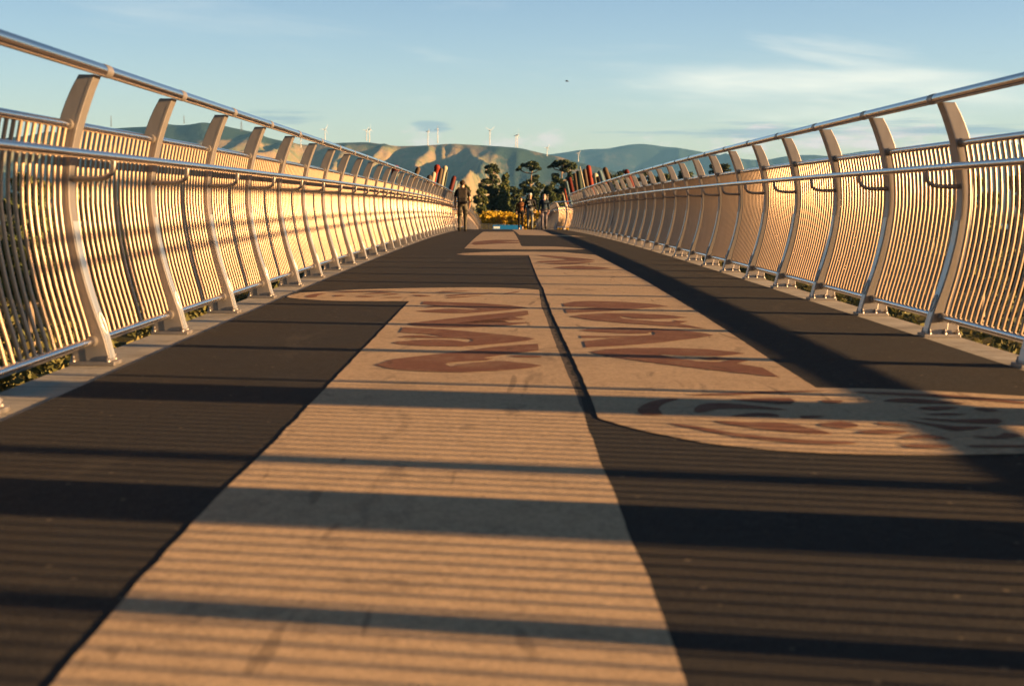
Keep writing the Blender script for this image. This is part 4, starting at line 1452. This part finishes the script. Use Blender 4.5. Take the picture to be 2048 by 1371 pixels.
def person(label, x, y, heading, H, fwd, arms, mats, build=1.0, sleeve='long', hair=None):
    """fwd: +1 right leg leads, -1 left leg leads; arms: (right swing, left swing) forward"""
    k = H / 1.76
    J, T = {}, {}

    def add(n, p, r_, tg):
        J[n] = (tuple(c_ * k for c_ in p), tuple(c_ * k for c_ in r_) if isinstance(r_, tuple) else r_ * k)
        T[n] = tg
    bw = build
    add('pelvis', (0, 0, .96), (.155 * bw, .115 * bw), 'trousers')
    add('belly', (0, .01, 1.10), (.155 * bw, .115 * bw), 'top')
    add('chest', (0, .0, 1.28), (.175 * bw, .12 * bw), 'top')
    add('upper', (0, -.01, 1.41), (.14 * bw, .09), 'top')
    add('neck', (0, .0, 1.50), .058, 'skin')
    add('jaw', (0, .018, 1.575), (.068, .078), 'skin')
    add('skull', (0, .008, 1.66), (.078, .092), 'skin')
    add('crown', (0, .0, 1.725), (.058, .07), 'skin')
    B = [('pelvis', 'belly'), ('belly', 'chest'), ('chest', 'upper'), ('upper', 'neck'), ('neck', 'jaw'), ('jaw', 'skull'), ('skull', 'crown')]
    for s, nm, sw in ((1, 'r', arms[0]), (-1, 'l', arms[1])):
        lower = 'top' if sleeve == 'long' else 'skin'
        add('sh' + nm, (s * .175 * bw, -.01, 1.405), .066, 'top')
        add('ua' + nm, (s * .215 * bw, -.02 + sw * .05, 1.27), .056, 'top')
        add('el' + nm, (s * .235 * bw, -.035 + sw * .10, 1.13), .045, lower)
        add('fa' + nm, (s * .24 * bw, .01 + sw * .17, 1.02), .041, lower)
        add('wr' + nm, (s * .235 * bw, .05 + sw * .24, .91), .031, 'skin')
        add('pa' + nm, (s * .23 * bw, .07 + sw * .27, .845), (.022, .040), 'skin')
        B += [('upper', 'sh' + nm), ('sh' + nm, 'ua' + nm), ('ua' + nm, 'el' + nm), ('el' + nm, 'fa' + nm), ('fa' + nm, 'wr' + nm), ('wr' + nm, 'pa' + nm)]
        for q, (dy, ln) in enumerate(((.03, .082), (.010, .092), (-.010, .086), (-.028, .068))):
            p = (s * .226 * bw, .075 + sw * .28 + dy, .80)
            add('f%d%s' % (q, nm), p, .0095, 'skin')
            add('g%d%s' % (q, nm), (p[0] - s * .018, p[1] + .006, .80 - ln * .75), .008, 'skin')
            B += [('pa' + nm, 'f%d%s' % (q, nm)), ('f%d%s' % (q, nm), 'g%d%s' % (q, nm))]
        add('th' + nm, (s * .215 * bw, .125 + sw * .27, .83), .011, 'skin')
        add('tt' + nm, (s * .205 * bw, .14 + sw * .27, .785), .009, 'skin')
        B += [('pa' + nm, 'th' + nm), ('th' + nm, 'tt' + nm)]
        lead = fwd * s > 0
        kn, an, to = ((.16, .50), (.25, .095), (.40, .04)) if lead else ((.02, .49), (-.24, .15), (-.13, .035))
        add('hp' + nm, (s * .085, .0, .90), .100 * bw, 'trousers')
        add('tg' + nm, (s * .095, kn[0] * .5, .72), .085 * bw, 'trousers')
        add('kn' + nm, (s * .095, kn[0], kn[1]), .064, 'trousers')
        add('cf' + nm, (s * .095, kn[0] * .5 + an[0] * .5 - .02, (kn[1] + an[1]) / 2 + .03), .062, 'trousers')
        add('an' + nm, (s * .095, an[0], an[1] + .03), .046, 'trousers')
        add('he' + nm, (s * .095, an[0] - .01, max(.045, an[1] - .05)), .045, 'shoe')
        add('to' + nm, (s * .10, to[0], to[1]), (.045, .035), 'shoe')
        B += [('pelvis', 'hp' + nm), ('hp' + nm, 'tg' + nm), ('tg' + nm, 'kn' + nm), ('kn' + nm, 'cf' + nm), ('cf' + nm, 'an' + nm), ('an' + nm, 'he' + nm), ('he' + nm, 'to' + nm)]
    body, ft = grow(J, B, T)
    # face: nose, eyes, ears, mouth joined to the body mesh
    fb = MB()
    fb.tube([(0, .088 * k, 1.655 * k), (0, .112 * k, 1.62 * k), (0, .10 * k, 1.605 * k)], [.008 * k, .015 * k, .008 * k], 6)
    for s in (-1, 1):
        fb.ball((s * .032 * k, .088 * k, 1.655 * k), .0115 * k, 8, 5, 1)
        fb.ball((s * .082 * k, .0, 1.635 * k), (.012 * k, .022 * k, .034 * k), 8, 5)
    fb.tube([(-.024 * k, .09 * k, 1.572 * k), (0, .098 * k, 1.57 * k), (.024 * k, .09 * k, 1.572 * k)], .006 * k, 6, 2)
    fm = fb.mesh('face', [mats['skin'], mats['eye'], mats['lip']])
    body.materials.clear()
    for q in ('skin', 'eye', 'lip'):
        body.materials.append(mats[q])
    bm = bmesh.new()
    bm.from_mesh(body)
    bm.from_mesh(fm)
    full = bpy.data.meshes.new('body')
    bm.to_mesh(full)
    bm.free()
    for q in ('skin', 'eye', 'lip'):
        full.materials.append(mats[q])
    root = empty('person', (x, y, deck_z(y) + .002), heading)
    tag(root, label, 'person')
    child('body', full, root)
    garment(body, ft, ('top',), .010, 'jacket' if sleeve == 'long' else 't_shirt', mats['top'], root)
    garment(body, ft, ('trousers',), .007, 'trousers', mats['trousers'], root)
    for s in (1, -1):
        fts = [tg if tg != 'shoe' or p.center.x * s > 0 else None for tg, p in zip(ft, body.polygons)]
        garment(body, fts, ('shoe',), .012, 'shoe', mats['shoe'], root)
    if 'hair' in mats:
        b = MB()
        b.ball((0, -.012 * k, 1.672 * k), (.094 * k, .103 * k, .092 * k), 14, 9)
        b.v = [(vx, min(vy, (.055 + (vz / k - 1.672) * .45) * k), vz) for vx, vy, vz in b.v]
        child('hair', b.mesh('hair', mats['hair']), root)
        if hair == 'bob':
            b = MB()
            b.ball((0, -.025 * k, 1.60 * k), (.115 * k, .085 * k, .10 * k), 14, 8)
            child('hair', b.mesh('hair', mats['hair']), root)
    return root, k


def cloth(name, c_, var=.7):
    m = mat(name, c_, .85, 0, .2)
    t = NT(m)
    n1 = t.noise(9, 4)
    t.color(t.mix(t.ramp(n1, .35, .7), c_, tuple(q * var for q in c_)))
    t.bump(t.noise(14, 3), .5, .02)
    return m


eye, lip = mat('eye_dark', (.02, .02, .02), .3), mat('lips', (.32, .12, .09), .5)
base = {'skin': mat('skin_tone', (.34, .19, .12), .5), 'eye': eye, 'lip': lip}
mats = dict(base, top=cloth('black_t_shirt', (.012, .011, .012)), trousers=cloth('khaki_trousers', (.075, .068, .052)), shoe=cloth('dark_shoes', (.02, .018, .016)), hair=cloth('dark_hair', (.03, .018, .012)))
MX, MY = -1.35 + .0, 49.0
r1, k = person('man seen from behind in black t-shirt and khaki trousers, walking away by the left railing', MX, MY, 0.0, 1.75, 1, (.2, -.3), mats, 1.05, 'short')
# backpack: rests on his back
root = empty('backpack', (MX, MY, deck_z(MY) + .002))
tag(root, 'large grey-brown backpack on the back of the man walking away', 'backpack')
pk = cloth('backpack_cloth', (.045, .037, .032))
pk2 = cloth('backpack_dark', (.022, .02, .02))
b = MB()
b.box(-.165, .165, -.36, -.135, .93, 1.46)
child('main_bag', b.mesh('main_bag', pk, .05), root)
b = MB()
b.box(-.13, .13, -.425, -.355, .97, 1.16)
child('front_pocket', b.mesh('front_pocket', pk2, .025), root)
b = MB()
b.box(-.168, .168, -.375, -.13, 1.40, 1.50)
child('top_lid', b.mesh('top_lid', pk, .04), root)
for s in (-1, 1):
    b = MB()
    b.tube([(s * .10, -.16, 1.42), (s * .115, -.08, 1.485), (s * .12, .04, 1.48), (s * .125, .125, 1.36), (s * .13, .135, 1.2), (s * .15, .05, 1.05), (s * .15, -.15, 1.0)], .018, 6)
    child('strap', b.mesh('strap', pk2), root)

mats = dict(base, top=cloth('brown_jacket', (.13, .05, .018)), trousers=cloth('black_trousers', (.010, .010, .011)), shoe=cloth('white_pink_shoes', (.62, .45, .42)), hair=cloth('black_beanie_hair', (.012, .010, .010)))
mats['skin'] = mat('skin_olive', (.30, .17, .11), .5)
r2, k = person('person in brown jacket and black trousers, leftmost of the three walking towards the camera', .955, 72, math.pi, 1.62, 1, (.1, -.2), mats, .98)
b = MB()
b.tube([(0, .0, 1.46 * k), (0, .0, 1.52 * k), (0, .006, 1.56 * k)], [.085 * k, .09 * k, .08 * k], 12)
child('neck_scarf', b.mesh('neck_scarf', mats['trousers']), r2)
mats = dict(base, top=cloth('black_hoodie', (.008, .009, .013)), trousers=cloth('grey_trousers', (.17, .18, .18)), shoe=cloth('black_shoes', (.02, .02, .02)))
r3, k = person('person in white cap and black hoodie with white mark, middle of three walkers', 1.365, 69, math.pi, 1.74, -1, (-.2, .1), mats, 1.08)
capm = cloth('white_cap', (.40, .42, .44), .85)
b = MB()
b.ball((0, -.005 * k, 1.70 * k), (.096 * k, .106 * k, .075 * k), 14, 8)
b.v = [(vx, vy, max(vz, 1.685 * k)) for vx, vy, vz in b.v]
b.box(-.07 * k, .07 * k, .07 * k, .185 * k, 1.682 * k, 1.694 * k)
child('cap', b.mesh('cap', capm), r3)
b = MB()
fy = .166 * k
for q in ([(-.03, 1.36), (.005, 1.38), (.035, 1.22), (.0, 1.21)], [(-.12, 1.37), (.03, 1.385), (.03, 1.36), (-.10, 1.345)], [(-.08, 1.225), (.075, 1.235), (.075, 1.205), (-.075, 1.20)], [(-.10, 1.345), (-.075, 1.35), (-.085, 1.31), (-.115, 1.30)], [(-.11, 1.185), (.10, 1.185), (.10, 1.17), (-.11, 1.17)]):
    v = [(-px * k, fy, pz * k) for px, pz in q] + [(-px * k, fy - .05, pz * k) for px, pz in q]
    b.add(v, [(0, 1, 2, 3), (4, 7, 6, 5), (0, 4, 5, 1), (1, 5, 6, 2), (2, 6, 7, 3), (3, 7, 4, 0)])
child('chest_mark', b.mesh('chest_mark', capm), r3)
mats = dict(base, top=cloth('navy_jacket', (.012, .026, .045)), trousers=cloth('mauve_grey_trousers', (.13, .115, .135)), shoe=cloth('black_boots', (.018, .018, .018)), hair=cloth('grey_blonde_hair', (.25, .21, .18)))
mats['skin'] = mat('skin_fair', (.40, .20, .15), .5)
r4, k = person('grey-haired person in navy jacket, rightmost of the three walking towards the camera', 1.985, 67, math.pi, 1.66, 1, (.15, .0), mats, 1.0, 'long', 'bob')
b = MB()
b.tube([(-.05 * k, .085 * k, 1.47 * k), (0, .125 * k, 1.38 * k), (.05 * k, .085 * k, 1.47 * k)], .022 * k, 8)
child('collar', b.mesh('collar', mats['trousers']), r4)

# ------------------------------------------------------------------ the air between here and the hills
m = bpy.data.materials.new('haze')
m.use_nodes = True
nt = m.node_tree
nt.nodes.clear()
vo = nt.nodes.new('ShaderNodeVolumePrincipled')
vo.inputs['Color'].default_value = (0.15, 0.42, 0.92, 1)
vo.inputs['Density'].default_value = 4.6e-5
vo.inputs['Anisotropy'].default_value = 0.0
om = nt.nodes.new('ShaderNodeOutputMaterial')
nt.links.new(vo.outputs[0], om.inputs['Volume'])
b = MB()
b.box(-12500, 12500, -9500, 16500, -12, 480)
tag(b.build('haze', m), 'thin blue evening haze over the river flat and hills', 'haze', kind='stuff')
